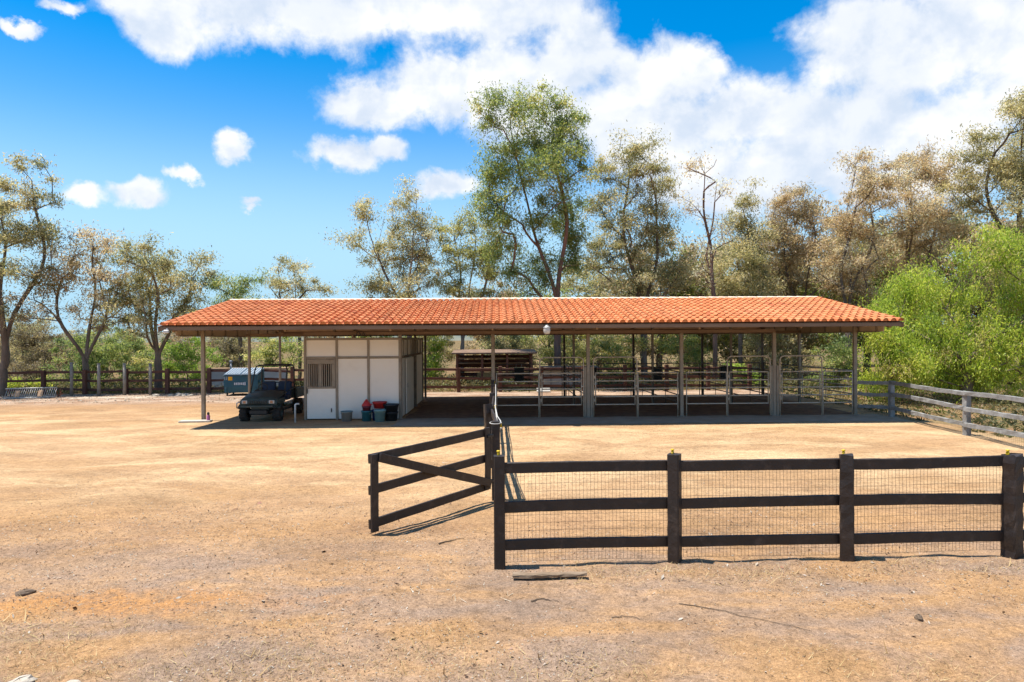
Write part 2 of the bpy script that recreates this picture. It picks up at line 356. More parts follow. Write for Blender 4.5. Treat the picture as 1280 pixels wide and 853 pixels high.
# ------------------------------------------------------------------ mesh builder
class MB:
    def __init__(s):
        s.v = []; s.f = []; s.sm = []
    def add(s, vs, fs, smooth=False):
        o = len(s.v)
        s.v.extend([tuple(v) for v in vs]); s.f.extend([tuple(i+o for i in f) for f in fs]); s.sm.extend([smooth]*len(fs))
        return s
    def box(s, c, d, rz=0.0, m=None):
        hx, hy, hz = d[0]/2, d[1]/2, d[2]/2
        vs = [Vector((x, y, z)) for z in (-hz, hz) for (x, y) in ((-hx, -hy), (hx, -hy), (hx, hy), (-hx, hy))]
        M = m if m is not None else Matrix.Rotation(rz, 3, 'Z')
        c = Vector(c)
        return s.add([c+M@v for v in vs], [(0, 3, 2, 1), (4, 5, 6, 7), (0, 1, 5, 4), (1, 2, 6, 5), (2, 3, 7, 6), (3, 0, 4, 7)])
    def bevbox(s, c, d, b=0.02, rz=0.0, m=None):
        """box with chamfered edges"""
        hx, hy, hz = d[0]/2, d[1]/2, d[2]/2
        b = min(b, hx*0.45, hy*0.45, hz*0.45)
        rings = []
        for z, k in ((-hz, b), (-hz+b, 0), (hz-b, 0), (hz, b)):
            x, y, e = hx-k, hy-k, b
            rings.append([(x-e, -y), (x, -y+e), (x, y-e), (x-e, y), (-x+e, y), (-x, y-e), (-x, -y+e), (-x+e, -y)])
            rings[-1] = [Vector((p[0], p[1], z)) for p in rings[-1]]
        M = m if m is not None else Matrix.Rotation(rz, 3, 'Z')
        c = Vector(c); vs = [c+M@v for r in rings for v in r]; fs = []
        for k in range(3):
            for i in range(8):
                j = (i+1) % 8
                fs.append((k*8+i, k*8+j, k*8+8+j, k*8+8+i))
        fs.append(tuple(range(7, -1, -1))); fs.append(tuple(range(24, 32)))
        return s.add(vs, fs)
    def tube(s, pts, r, n=8, cap=True):
        pts = [Vector(p) for p in pts]
        rs = r if isinstance(r, (list, tuple)) else [r]*len(pts)
        vs = []; fs = []
        up = Vector((0, 0, 1))
        d0 = (pts[1]-pts[0]).normalized()
        u = d0.cross(up if abs(d0.z) < 0.9 else Vector((1, 0, 0))).normalized()
        for i, p in enumerate(pts):
            d = ((pts[min(i+1, len(pts)-1)]-p).normalized()+(p-pts[max(i-1, 0)]).normalized())
            d = d.normalized() if d.length > 1e-6 else d0
            u = (u-d*u.dot(d)).normalized(); w = d.cross(u)
            for k in range(n):
                a = 2*math.pi*k/n
                vs.append(p+(u*math.cos(a)+w*math.sin(a))*rs[i])
        for i in range(len(pts)-1):
            for k in range(n):
                j = (k+1) % n
                fs.append((i*n+k, i*n+j, i*n+n+j, i*n+n+k))
        s.add(vs, fs, n > 4)
        if cap:
            o = len(s.v)-len(vs)
            s.f.append(tuple(o+k for k in range(n-1, -1, -1))); s.f.append(tuple(o+(len(pts)-1)*n+k for k in range(n))); s.sm.extend([False, False])
        return s
    def lathe(s, prof, c=(0, 0, 0), n=16, axis='Z'):
        vs = []; fs = []
        for (r, z) in prof:
            for k in range(n):
                a = 2*math.pi*k/n
                p = (r*math.cos(a), r*math.sin(a), z)
                if axis == 'X': p = (p[2], p[0], p[1])
                if axis == 'Y': p = (p[0], p[2], p[1])
                vs.append((c[0]+p[0], c[1]+p[1], c[2]+p[2]))
        for i in range(len(prof)-1):
            for k in range(n):
                j = (k+1) % n
                fs.append((i*n+k, i*n+j, i*n+n+j, i*n+n+k))
        return s.add(vs, fs, True)
    def plank(s, p0, p1, w, h, segs=8, jit=0.006, seed=0, up=(0, 0, 1), taper=1.0, cham=0.012):
        """a sawn bar from p0 to p1 with a slightly warped, chamfered section (w across, h along 'up')"""
        rd = random.Random(seed)
        p0, p1 = Vector(p0), Vector(p1); d = (p1-p0).normalized()
        upv_ = Vector(up); x = d.cross(upv_).normalized(); y = x.cross(d).normalized()
        vs = []; fs = []
        wx, wy = rd.uniform(-1, 1), rd.uniform(-1, 1)
        for i in range(segs+1):
            t = i/segs
            c = p0.lerp(p1, t)+x*(jit*1.5*wx*math.sin(math.pi*t))+y*(jit*1.8*wy*math.sin(math.pi*t*1.3))
            k = 1+(taper-1)*t
            hw, hh = w/2*k, h/2*k
            for (a, b) in ((hw-cham, -hh), (hw, -hh+cham), (hw, hh-cham), (hw-cham, hh), (-hw+cham, hh), (-hw, hh-cham), (-hw, -hh+cham), (-hw+cham, -hh)):
                vs.append(c+x*(a+rd.uniform(-jit, jit)*0.5)+y*(b+rd.uniform(-jit, jit)*0.5))
        for i in range(segs):
            for k in range(8):
                j = (k+1) % 8
                fs.append((i*8+k, i*8+j, i*8+8+j, i*8+8+k))
        fs.append(tuple(range(7, -1, -1))); fs.append(tuple(segs*8+k for k in range(8)))
        return s.add(vs, fs)
    def mesh(s, name, mat):
        me = bpy.data.meshes.new(name)
        me.from_pydata([tuple(v) for v in s.v], [], s.f)
        me.polygons.foreach_set('use_smooth', s.sm)
        me.materials.append(MATS[mat]); me.update()
        return me
    def build(s, name, mat, parent=None, loc=None, rz=0.0):
        return link(name, s.mesh(name, mat), parent, loc, rz)
def link(name, me, parent=None, loc=None, rz=0.0):
    o = bpy.data.objects.new(name, me); COL.objects.link(o)
    if parent is not None: o.parent = parent
    if loc is not None: o.location = loc
    o.rotation_euler.z = rz
    return o
def tag(o, label=None, cat=None, group=None, kind=None):
    for k, v in (('label', label), ('category', cat), ('group', group), ('kind', kind)):
        if v: o[k] = v
    return o
def thing(name, label, cat, loc=(0, 0, 0), rz=0.0, group=None):
    o = bpy.data.objects.new(name, None); COL.objects.link(o)
    o.empty_display_size = 0.3; o.location = loc; o.rotation_euler.z = rz
    return tag(o, label, cat, group)
def copy_tree(o, parent=None):
    c = o.copy(); COL.objects.link(c)
    if parent is not None: c.parent = parent
    for ch in [q for q in bpy.data.objects if q.parent == o]:
        copy_tree(ch, c)
    return c
def np_mesh(name, v, quads, mat, tone=None, smooth=False):
    me = bpy.data.meshes.new(name)
    nf, k = quads.shape
    me.vertices.add(len(v)); me.vertices.foreach_set('co', np.ascontiguousarray(v, np.float32).ravel())
    me.loops.add(nf*k); me.loops.foreach_set('vertex_index', np.ascontiguousarray(quads, np.int32).ravel())
    me.polygons.add(nf); me.polygons.foreach_set('loop_start', np.arange(0, nf*k, k, dtype=np.int32))
    me.polygons.foreach_set('use_smooth', np.full(nf, smooth))
    me.update(calc_edges=True)
    if tone is not None:
        at = me.attributes.new('tone', 'FLOAT', 'FACE'); at.data.foreach_set('value', np.ascontiguousarray(tone, np.float32))
    me.materials.append(MATS[mat])
    return me

# ------------------------------------------------------------------ the ground
def graded(lo, hi, step, grow, far_lo, far_hi):
    a = list(np.arange(lo, hi, step)); s = step; x = a[-1]
    while x < far_hi: s *= grow; x += s; a.append(x)
    s = step; x = lo; b = []
    while x > far_lo: s *= grow; x -= s; b.append(x)
    return np.array(b[::-1]+a)
gx_ = graded(-8, 9, 0.075, 1.09, -3500, 3500)
gy_ = graded(5.0, 11.5, 0.055, 1.045, -300, 4000)
GX, GY = np.meshgrid(gx_, gy_)
GV = np.stack([GX.ravel(), GY.ravel(), gz(GX.ravel(), GY.ravel())], 1)
nx, ny = len(gx_), len(gy_)
ii = (np.arange(ny-1)[:, None]*nx+np.arange(nx-1)[None]).ravel()
ground = link('ground', np_mesh('ground', GV, np.stack([ii, ii+1, ii+nx+1, ii+nx], 1), 'dirt', smooth=True))
tag(ground, 'sandy tan dirt yard with gravel and tyre wear', 'ground', kind='structure')

hv = []; hq = []
hx = np.linspace(-2600, 2600, 160)
for k, (yy, f) in enumerate(((1500, 0.0), (1650, 0.75), (1900, 1.0), (2400, 0.0))):
    for x in hx:
        h = 26+14*vnoise(np.array(x*0.004+3), np.array(0.5)).item()+6*vnoise(np.array(x*0.017), np.array(k*1.3)).item()
        hv.append((x, yy, h*f-1.0))
nh = len(hx)
for k in range(3):
    for i in range(nh-1): hq.append((k*nh+i, k*nh+i+1, k*nh+nh+i+1, k*nh+nh+i))
tag(link('hills', np_mesh('hills', np.array(hv), np.array(hq), 'hill_scrub', smooth=True)), 'low scrubby hills on the far skyline', 'hills', kind='structure')

# ------------------------------------------------------------------ the barn (own frame: x along the eave, y to the back)
BX, BY, BYAW = -11.41, 22.02, 0.0231
BM = Matrix.Translation((BX, BY, 0)) @ Matrix.Rotation(BYAW, 4, 'Z')
def bw(x, y, z=0.0): return BM @ Vector((x, y, z))
BLEN, RUN, ZE, ZR = 24.37, 5.885, 3.335, 4.43
slope = math.atan2(ZR-ZE, RUN)
def roof_z(y): return ZE+(ZR-ZE)*(y/RUN if y <= RUN else (2*RUN-y)/RUN)
barn = thing('horse_barn', 'long open horse barn with an orange clay tile gable roof on tan steel posts', 'barn', (BX, BY, 0), BYAW)
# pen floor sheet and grey strip along the eave
def sheet(name, mat, label, x0, x1, y0, y1, z, n=40, rag=0.12, seed=1):
    rd = random.Random(seed); vs = []; m = max(4, int((y1-y0)/0.5))
    for j in range(m+1):
        for i in range(n+1):
            ex = rag*rd.uniform(-1, 1) if j in (0, m) else 0
            ez = rag*rd.uniform(-1, 1) if i in (0, n) else 0
            p = bw(x0+(x1-x0)*i/n+ez, y0+(y1-y0)*j/m+ex)
            vs.append((p.x, p.y, float(gz(p.x, p.y))+z))
    q = [(j*(n+1)+i, j*(n+1)+i+1, (j+1)*(n+1)+i+1, (j+1)*(n+1)+i) for j in range(m) for i in range(n)]
    return tag(link(name, np_mesh(name, np.array(vs), np.array(q), mat, smooth=True)), label, 'ground', kind='structure')
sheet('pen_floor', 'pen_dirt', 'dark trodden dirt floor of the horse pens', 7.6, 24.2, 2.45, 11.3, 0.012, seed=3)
sheet('eave_strip', 'eave_ground', 'grey strip of ground under the front eave', 7.5, 24.9, 0.35, 2.45, 0.009, seed=4)  # greyer ground colour laid as a sheet along the front eave

sheet('pale_gravel', 'pale_gravel', 'worn patch of pale gravel near the grey poles', -10.6, -6.6, 12.3, 13.5, 0.008, n=30, rag=0.35, seed=6)
deck = MB()
th = 0.05
for (ya, yb) in ((0.06, RUN), (RUN, 2*RUN-0.06)):
    a0, a1 = roof_z(ya)-0.02, roof_z(yb)-0.02
    vs = [(0.02, ya, a0), (BLEN-0.02, ya, a0), (BLEN-0.02, yb, a1), (0.02, yb, a1)]
    vs += [(x, y, z-th) for (x, y, z) in vs]
    deck.add(vs, [(0, 1, 2, 3), (7, 6, 5, 4), (0, 4, 5, 1), (2, 6, 7, 3), (1, 5, 6, 2), (3, 7, 4, 0)])
roof = deck.build('roof', 'deck_wood', barn)
# clay tiles: barrel-and-pan profile
NCOL, NROW = 95, 14
TW = BLEN/NCOL
SL = math.hypot(RUN, ZR-ZE)
TL = SL/NROW
def tile_verts(eave):
    prof = [(-TW/2, 0.004), (-TW*0.30, 0.0)]
    rb = TW*0.36
    for k in range(6):
        a = math.pi-math.pi*k/5
        prof.append((TW*0.12+rb*math.cos(a), 0.008+rb*0.92*math.sin(a)))
    prof.append((TW/2+0.006, 0.004))
    n = len(prof); vs = []; fs = []
    L = TL*1.12
    for (t, lift) in ((0.0, 0.037), (L, 0.002)):
        vs += [(x, t, z+lift) for (x, z) in prof]
    vs += [(x, 0.0, z+0.037-0.02) for (x, z) in prof]
    for i in range(n-1): fs.append((i, i+1, n+i+1, n+i))
    for i in range(n-1): fs.append((2*n+i, 2*n+i+1, i+1, i))
    if eave:   # mortar stop closing the barrel, set back under the lip
        o = len(vs)
        vs += [(x, 0.035, z+0.010) for (x, z) in prof[2:8]]
        fs.append(tuple(range(o, o+6)))
    return vs, fs
def tile_mesh(eave):
    vs, fs = tile_verts(eave)
    me = bpy.data.meshes.new('roof_tile'); me.from_pydata(vs, [], fs); me.materials.append(MATS['tile']); me.update()
    at = me.attributes.new('tone', 'FLOAT', 'FACE'); at.data.foreach_set('value', np.zeros(len(fs), np.float32))
    return me
tm_e, tm = tile_mesh(True), tile_mesh(False)
rt = random.Random(5)
for r in range(3):
    for c in range(NCOL):
        o = bpy.data.objects.new('roof_tile', tm_e if r == 0 else tm); COL.objects.link(o); o.parent = roof
        d = r*TL-0.03
        o.location = ((c+0.5)*TW+rt.uniform(-.006, .006), d*math.cos(slope)+rt.uniform(-.006, .006), ZE+d*math.sin(slope)+0.012)
        o.rotation_euler = (slope+rt.uniform(-.014, .014), rt.uniform(-.02, .02), rt.uniform(-.02, .02))
vs0, fs0 = tile_verts(False); vs0 = np.array(vs0); fs0 = np.array([f for f in fs0 if len(f) == 4])
av, af, at_ = [], [], []
cs, sn = math.cos(slope), math.sin(slope)
def field_tile(x, d, back, k):
    v = vs0.copy()
    v[:, 0] += x+rt.uniform(-.006, .006)
    y = v[:, 1]+d; z = v[:, 2]
    Y = y*cs-z*sn; Z = y*sn+z*cs+ZE+0.012
    if back: Y = 2*RUN-Y
    av.append(np.stack([v[:, 0], Y, Z], 1)); f = fs0+k*len(vs0)
    af.append(f[:, ::-1] if back else f); at_.append(np.full(len(fs0), rt.random()))
k = 0
for back in (False, True):
    for r in range(0 if back else 3, NROW):
        for c in range(NCOL):
            field_tile((c+0.5)*TW, r*TL-0.03, back, k); k += 1
tf = link('roof_tile_field', np_mesh('roof_tile_field', np.concatenate(av), np.concatenate(af), 'tile', np.concatenate(at_)), roof)
tag(tf, kind='stuff')
# ridge caps
m = MB()
prof = [(0.10*math.cos(a), 0.075*math.sin(a)) for a in np.linspace(math.pi, 0, 7)]
vs = [(0, y, z) for (y, z) in prof]+[(0.46, y*0.9, z*0.9-0.012) for (y, z) in prof]
m.add(vs, [(i, 7+i, 8+i, i+1) for i in range(6)]+[tuple(range(7))], True)
cap = m.mesh('ridge_cap', 'ridge_clay')
for i in range(int(BLEN/0.41)):
    o = link('ridge_cap', cap, roof, (0.06+i*0.41, RUN, ZR+0.06))
# fascia, header beams, rafters, purlins
MB().box((BLEN/2, 0.045, ZE-0.085), (BLEN-0.06, 0.04, 0.11)).build('fascia', 'brown_trim', roof)
MB().box((BLEN/2, 2*RUN-0.045, ZE-0.105), (BLEN-0.06, 0.04, 0.155)).build('fascia', 'brown_trim', roof)
for sx in (0, 1):
    for (ya, yb) in ((0.0, RUN), (2*RUN, RUN)):
        x = 0.01 if sx == 0 else BLEN-0.01
        MB().plank((x, ya, roof_z(ya)-0.10), (x, yb, roof_z(yb)-0.10), 0.045, 0.17, 4, 0.002, 3, cham=0.004).build('rake_board', 'brown_trim', roof)
    # sheeted gable end, level along the bottom, with studs inside
    x = 0.13 if sx == 0 else BLEN-0.13
    s = 1 if sx == 0 else -1
    zb = 3.035
    g = [(x, 0.9, zb), (x, 2*RUN-0.3, zb), (x, 2*RUN-0.3, roof_z(2*RUN-0.3)-0.09), (x, RUN, ZR-0.10), (x, 0.9, roof_z(0.9)-0.09)]
    m = MB(); vs = g+[(a+s*0.02, b, c) for a, b, c in g]
    m.add(vs, [(0, 1, 2, 3, 4), (9, 8, 7, 6, 5)]+[(i, 5+i, 5+(i+1) % 5, (i+1) % 5) for i in range(5)])
    m.build('gable_panel', 'tan_panel', roof)
    for y in np.arange(1.3, 11.4, 1.25):
        MB().box((x+s*0.045, float(y), (zb+roof_z(float(y)))/2-0.04), (0.045, 0.05, roof_z(float(y))-zb-0.10)).build('gable_stud', 'tan_steel', roof)
    MB().box((x+s*0.04, RUN+0.3, zb-0.017), (0.06, 10.2, 0.03)).build('gable_sill', 'tan_steel', roof)
PX = [0.42, 4.02, 7.44, 10.78, 14.22, 17.62, 21.02, 24.0]
PY = [2.38, 6.95, 11.05]
for yy in PY:
    xa, xb = (4.0, 21.05) if yy == PY[0] else (0.3, BLEN-0.3)
    MB().box(((xa+xb)/2, yy, 3.085), (xb-xa, 0.10, 0.11)).build('header_beam', 'brown_trim', barn)
for i, x in enumerate(PX):
    for (ya, yb) in ((0.12, RUN), (2*RUN-0.12, RUN)):
        MB().plank((x, ya, roof_z(ya)-0.155), (x, yb, roof_z(yb)-0.155), 0.06, 0.13, 2, 0.0, cham=0.004).build('rafter', 'deck_wood', roof)
for y in np.arange(0.75, 11.4, 0.9):
    MB().box((BLEN/2, float(y), roof_z(float(y))-0.125), (BLEN-0.3, 0.05, 0.09)).build('purlin', 'deck_wood', roof)
for i, x in enumerate(PX):
    for j, y in enumerate(PY):
        if i in (1,) and j == 0: continue
        w = 0.125 if j == 0 else 0.10
        top = (3.03 if 0 < i < 7 else roof_z(y)-0.16) if j != 1 else roof_z(y)-0.16
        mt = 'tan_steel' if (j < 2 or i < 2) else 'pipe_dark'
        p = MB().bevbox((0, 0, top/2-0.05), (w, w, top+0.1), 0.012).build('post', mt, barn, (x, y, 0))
        MB().box((0, 0, 0.014), (w+0.10, w+0.10, 0.018)).build('base_plate', 'tan_steel', p)
# gutter light fixtures
fl = thing('dome_lamp', 'white dome lamp hanging from the middle of the front eave', 'lamp', bw(12.55, -0.06, 0), BYAW)
MB().box((0, 0.05, 3.27), (0.07, 0.08, 0.10)).build('bracket', 'galvanised', fl)
MB().lathe([(0.0, 3.29), (0.05, 3.285), (0.07, 3.25), (0.12, 3.225), (0.125, 3.20), (0.11, 3.19)], n=18).build('collar', 'galvanised', fl)
MB().lathe([(0.112, 3.195), (0.118, 3.14), (0.112, 3.07), (0.09, 3.02), (0.05, 2.995), (0.0, 2.99)], n=18).build('globe', 'lamp_glass', fl)
cl = thing('corner_floodlight', 'small white floodlight under the left corner of the tiled eave', 'lamp', bw(0.28, -0.05, 0), BYAW)
MB().bevbox((0, 0.0, 3.16), (0.17, 0.10, 0.11), 0.02).build('housing', 'white_pvc', cl)
MB().box((0, 0.06, 3.235), (0.05, 0.04, 0.07)).build('bracket', 'white_pvc', cl)

# ------------------------------------------------------------------ stall box inside the barn
SX0, SX1, SY0, SY1, SH = 4.06, 7.44, 2.32, 9.75, 2.93
stall = thing('stall_box', 'cream panelled horse stall box with tan metal frame and a barred window', 'stall', (BX, BY, 0), BYAW)
fw = 0.085
def member(a, b, name='frame_rail', w=fw, mat='tan_steel'):
    c = [(p+q)/2 for p, q in zip(a, b)]; d = [max(abs(p-q), w) for p, q in zip(a, b)]
    return MB().bevbox(c, d, 0.008).build(name, mat, stall)
third = (SX1-SX0)/3
yF = SY0
for k in range(4):
    x = SX0+third*k
    member((x, yF, 0.0), (x, yF, SH), 'frame_post')
for z in (2.22, SH-0.04):
    for k in range(3):
        member((SX0+third*k+fw/2, yF, z), (SX0+third*(k+1)-fw/2, yF, z))
for k in range(3):
    xa, xb = SX0+third*k+fw/2, SX0+third*(k+1)-fw/2
    cx = (xa+xb)/2
    MB().box((cx, yF+0.015, (2.262+SH-0.083)/2), (xb-xa, 0.03, SH-0.083-2.262)).build('wall_panel', 'white_board', stall)
    if k > 0:
        MB().box((cx, yF+0.015, (0.03+2.178)/2), (xb-xa, 0.03, 2.178-0.03)).build('wall_panel', 'white_board', stall)
xa, xb = SX0+fw/2, SX0+third-fw/2
dr = MB().box(((xa+xb)/2, yF+0.01, 0.58), (xb-xa-0.02, 0.04, 1.08)).build('door', 'white_board', stall)
for (c, d) in ((((xa+xb)/2, yF-0.005, 1.155), (xb-xa-0.02, 0.07, 0.075)), (((xa+xb)/2, yF-0.005, 2.085), (xb-xa-0.02, 0.07, 0.17)),
               ((xa+0.045, yF-0.005, 1.595), (0.07, 0.07, 0.80)), ((xb-0.075, yF-0.005, 1.595), (0.13, 0.07, 0.80))):
    MB().bevbox(c, d, 0.006).build('grille_frame', 'tan_steel', dr)
gx0, gx1 = xa+0.08, xb-0.14
for k in range(11):
    x = gx0+(gx1-gx0)*(k+0.5)/11
    wv = 0.032 if k != 5 else 0.09
    MB().box((x, yF-0.004, 1.595), (wv, 0.03, 0.80)).build('bar', 'tan_steel', dr)
MB().bevbox((xa+0.035, yF-0.05, 1.03), (0.028, 0.05, 0.17), 0.008).build('latch', 'frame_black', dr)
MB().bevbox((xb-0.16, yF-0.03, 0.34), (0.03, 0.04, 0.14), 0.008).build('latch', 'frame_black', dr)
# right side wall: two bays, the second one with a sliding door left ajar
xR = SX1
ys = [SY0, SY0+3.7, SY1]
for y in ys: member((xR, y, 0.0), (xR, y, SH), 'frame_post') if y != SY0 else None
for z in (2.22, SH-0.04):
    member((xR, SY0+fw/2, z), (xR, SY1-fw/2, z))
for y in np.linspace(SY0+0.9, SY1-0.9, 6):
    member((xR, float(y), 2.26), (xR, float(y), SH-0.08), 'frame_stud', 0.05)
MB().box((xR-0.03, (SY0+SY1)/2, (2.262+SH-0.083)/2), (0.03, SY1-SY0-fw, SH-0.083-2.262)).build('wall_panel', 'white_board', stall)
MB().box((xR-0.03, SY0+1.85, 1.1), (0.03, 3.55, 2.15)).build('wall_panel', 'white_board', stall)
MB().box((xR-0.03, SY1-1.25, 1.1), (0.03, 2.4, 2.15)).build('wall_panel', 'white_board', stall)
sd = MB().bevbox((xR+0.035, SY0+2.45, 1.1), (0.04, 2.2, 2.12), 0.01).build('sliding_door', 'white_board', stall)
MB().bevbox((xR+0.075, SY0+1.5, 1.12), (0.03, 0.06, 0.16), 0.008).build('handle', 'galvanised', sd)
MB().box((xR+0.06, SY0+3.3, 2.225), (0.05, 5.2, 0.06)).build('door_track', 'brown_trim', stall)
# far and left walls
MB().box((SX0, (SY0+SY1)/2, SH/2), (0.03, SY1-SY0-fw, SH-0.06)).build('wall_panel', 'white_board', stall)
MB().box(((SX0+SX1)/2, SY1, SH/2), (SX1-SX0-fw, 0.03, SH-0.06)).build('wall_panel', 'white_board', stall)
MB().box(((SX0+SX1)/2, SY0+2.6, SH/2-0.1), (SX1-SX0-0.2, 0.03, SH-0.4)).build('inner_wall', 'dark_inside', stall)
for x in (SX0, SX0+third*1.5):   # short stubs from the box up to the header
    member((x, yF, SH), (x, yF, 3.02), 'frame_stud', 0.06)

# coiled cables hung over the stall
pr = MB().tube([(5.9, 2.2, 2.97), (5.92, 2.2, 3.08), (6.0, 2.2, 3.15), (6.06, 2.2, 3.04), (6.09, 2.2, 2.98), (6.16, 2.2, 3.12), (6.23, 2.2, 3.0), (6.26, 2.2, 2.965)], 0.018, 6).build('cable_coil', 'frame_black', None)
pr.matrix_world = BM
tag(pr, 'looped black cable on top of the cream stall wall', 'cable')

# ------------------------------------------------------------------ pipe corral panels
RZ = [1.60, 1.31, 1.03, 0.745, 0.46]
def panel(label, a, b, gate=False, mat='pipe_paint', group=None, brace=False, z0=0.0, r=0.021):
    a, b = Vector(a), Vector(b)
    L = (b-a).length; ang = math.atan2(b.y-a.y, b.x-a.x)
    t = thing('corral_gate' if gate else 'pipe_fence', label, 'gate' if gate else 'pipe fence', (a.x, a.y, 0), ang, group)
    if gate:
        zt, rr = 2.17, 0.16
        pts = [(0, 0, -0.03), (0, 0, zt-rr)]+[(rr-rr*math.cos(q), 0, zt-rr+rr*math.sin(q)) for q in np.linspace(0.3, math.pi/2, 5)]
        pts += [(L-rr+rr*math.sin(q), 0, zt-rr+rr*math.cos(q)) for q in np.linspace(0.0, math.pi/2-0.3, 5)]+[(L, 0, zt-rr), (L, 0, -0.03)]
        MB().tube(pts, 0.024, 8).build('bow_frame', mat, t)
        x0, x1 = 0.075, L-0.075
        lf = MB().tube([(x0, 0, RZ[-1]-0.02), (x0, 0, RZ[0]+0.02)], 0.021, 8).build('gate_stile', mat, t)
        MB().tube([(x1, 0, RZ[-1]-0.02), (x1, 0, RZ[0]+0.02)], 0.021, 8).build('gate_stile', mat, t)
        for zz in (0.62, 1.45):
            MB().lathe([(0.0, zz-0.05), (0.032, zz-0.05), (0.032, zz+0.05), (0.0, zz+0.05)], (0.035, 0, 0), 8).build('hinge', mat, t)
        MB().bevbox((x1+0.04, 0, 1.12), (0.12, 0.05, 0.05), 0.008).build('latch', mat, t)
    else:
        x0, x1 = 0.0, L
        for x in (x0, x1):
            MB().tube([(x, 0, -0.03), (x, 0, RZ[0]+0.02)], r, 8).build('upright', mat, t)
    for z in RZ:
        MB().tube([(x0+r, 0, z), (x1-r, 0, z)], r*1.15, 8, False).build('rail', mat, t)
    if not gate and L > 2.0:
        MB().tube([(L/2, 0, RZ[-1]-0.25), (L/2, 0, RZ[0])], r*0.75, 6).build('upright', mat, t)
    return t
FY = 2.30
fr = [(10.90, 12.42, False, 'tan pipe corral panel between the paddock fence end and a bow gate'),
      (12.46, 14.04, True, 'tan bow-topped pipe gate in front of the pale low store'),
      (14.40, 15.98, True, 'tan bow-topped pipe gate just right of the doubled front post'),
      (16.02, 17.46, False, 'tan pipe corral panel hinged to the arch gate right of the doubled post'),
      (17.78, 19.24, False, 'tan pipe corral panel with a black tub visible behind its end post'),
      (19.28, 20.84, True, 'tan bow-topped pipe gate in front of bright green bush'),
      (21.20, 22.74, True, 'tan bow-topped pipe gate with pinkish bare ground seen through it'),
      (22.78, 23.86, False, 'short tan pipe corral panel beside the dark corner post')]
for (x0, x1, g, lab) in fr:
    panel(lab, bw(x0, FY), bw(x1, FY), g)
for i in range(4):   # back row of the pens
    x0, x1 = PX[3+i]+0.1, PX[4+i]-0.1
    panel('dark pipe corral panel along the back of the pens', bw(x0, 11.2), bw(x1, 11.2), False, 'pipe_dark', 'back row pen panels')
for i, x in enumerate((PX[3], PX[4], PX[5], PX[6])):
    for (ya, yb) in ((2.7, 6.8), (7.1, 11.0)):
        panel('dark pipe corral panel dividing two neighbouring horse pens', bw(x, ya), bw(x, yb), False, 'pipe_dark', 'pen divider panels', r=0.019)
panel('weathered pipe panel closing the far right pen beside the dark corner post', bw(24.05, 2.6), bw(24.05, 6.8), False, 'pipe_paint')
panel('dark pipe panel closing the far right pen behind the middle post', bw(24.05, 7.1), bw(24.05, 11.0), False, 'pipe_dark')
# doubled front posts between neighbouring gates
for x in (PX[4], PX[6]):
    for dx in (-0.115, 0.115):
        MB().bevbox((0, 0, 0.9), (0.085, 0.10, 1.86), 0.01).build('post', 'tan_steel', barn, (x+dx, FY+0.06, 0))
# feed tubs hung on the back panels
def tub(p, label, w=0.46, h=0.62):
    t = thing('feed_tub', label, 'tub', p, BYAW, None)
    MB().bevbox((0, 0, 1.10), (w, 0.30, h), 0.03).build('body', 'black_plastic', t)
    MB().bevbox((0, 0, 1.10+h/2+0.012), (w+0.05, 0.34, 0.04), 0.012).build('rim', 'black_plastic', t)
    for sx in (-0.3, 0.3):
        MB().tube([(w*sx, 0.14, 1.42), (w*sx, 0.20, 1.62)], 0.012, 6).build('hook', 'galvanised', t)
for x, lab in ((12.0, 'black feed tub on the back panels next to the open wooden shed'), (15.55, 'black feed tub on the back panels behind the arch gate by the doubled post'),
               (18.75, 'black feed tub on the back panels just left of a front post'), (22.1, 'black feed tub on the back panels in front of bright green bush')):
    tub(bw(x, 10.98), lab)

# ------------------------------------------------------------------ dark plank fence round the paddock, with wire netting
def gzf(x, y): return float(gz(x, y))
def wood_post(parent, x, y, h, w=0.155, rz=0.0, mat='fence_paint', seed=0, lean=(0, 0), chew=0.0, d=None, name='post'):
    m = MB(); rd = random.Random(seed); d = d or w
    z0 = gzf(x, y)-0.12; segs = 14
    vs = []; fs = []
    for i in range(segs+1):
        t = i/segs; z = z0+(h+0.12)*t
        ca, sa = math.cos(rz+0.12*chew*(t-0.4)), math.sin(rz+0.12*chew*(t-0.4))
        for k, (a, b) in enumerate(((0.40, -0.5), (0.5, -0.40), (0.5, 0.40), (0.40, 0.5), (-0.40, 0.5), (-0.5, 0.40), (-0.5, -0.40), (-0.40, -0.5))):
            s_ = 1+chew*rd.uniform(-0.12, 0.08)+rd.uniform(-0.012, 0.012)-(0.06*chew if t > 0.93 else 0)
            px, py = a*w*s_, b*d*s_
            vs.append((px*ca-py*sa+lean[0]*t, px*sa+py*ca+lean[1]*t, z+(rd.uniform(-0.02, 0.02)*chew if i == segs else 0)))
    for i in range(segs):
        for k in range(8):
            j = (k+1) % 8
            fs.append((i*8+k, i*8+j, i*8+8+j, i*8+8+k))
    fs.append(tuple(range(7, -1, -1))); fs.append(tuple(segs*8+k for k in range(8)))
    m.add(vs, fs)
    return m.build(name, mat, parent, (x, y, 0))
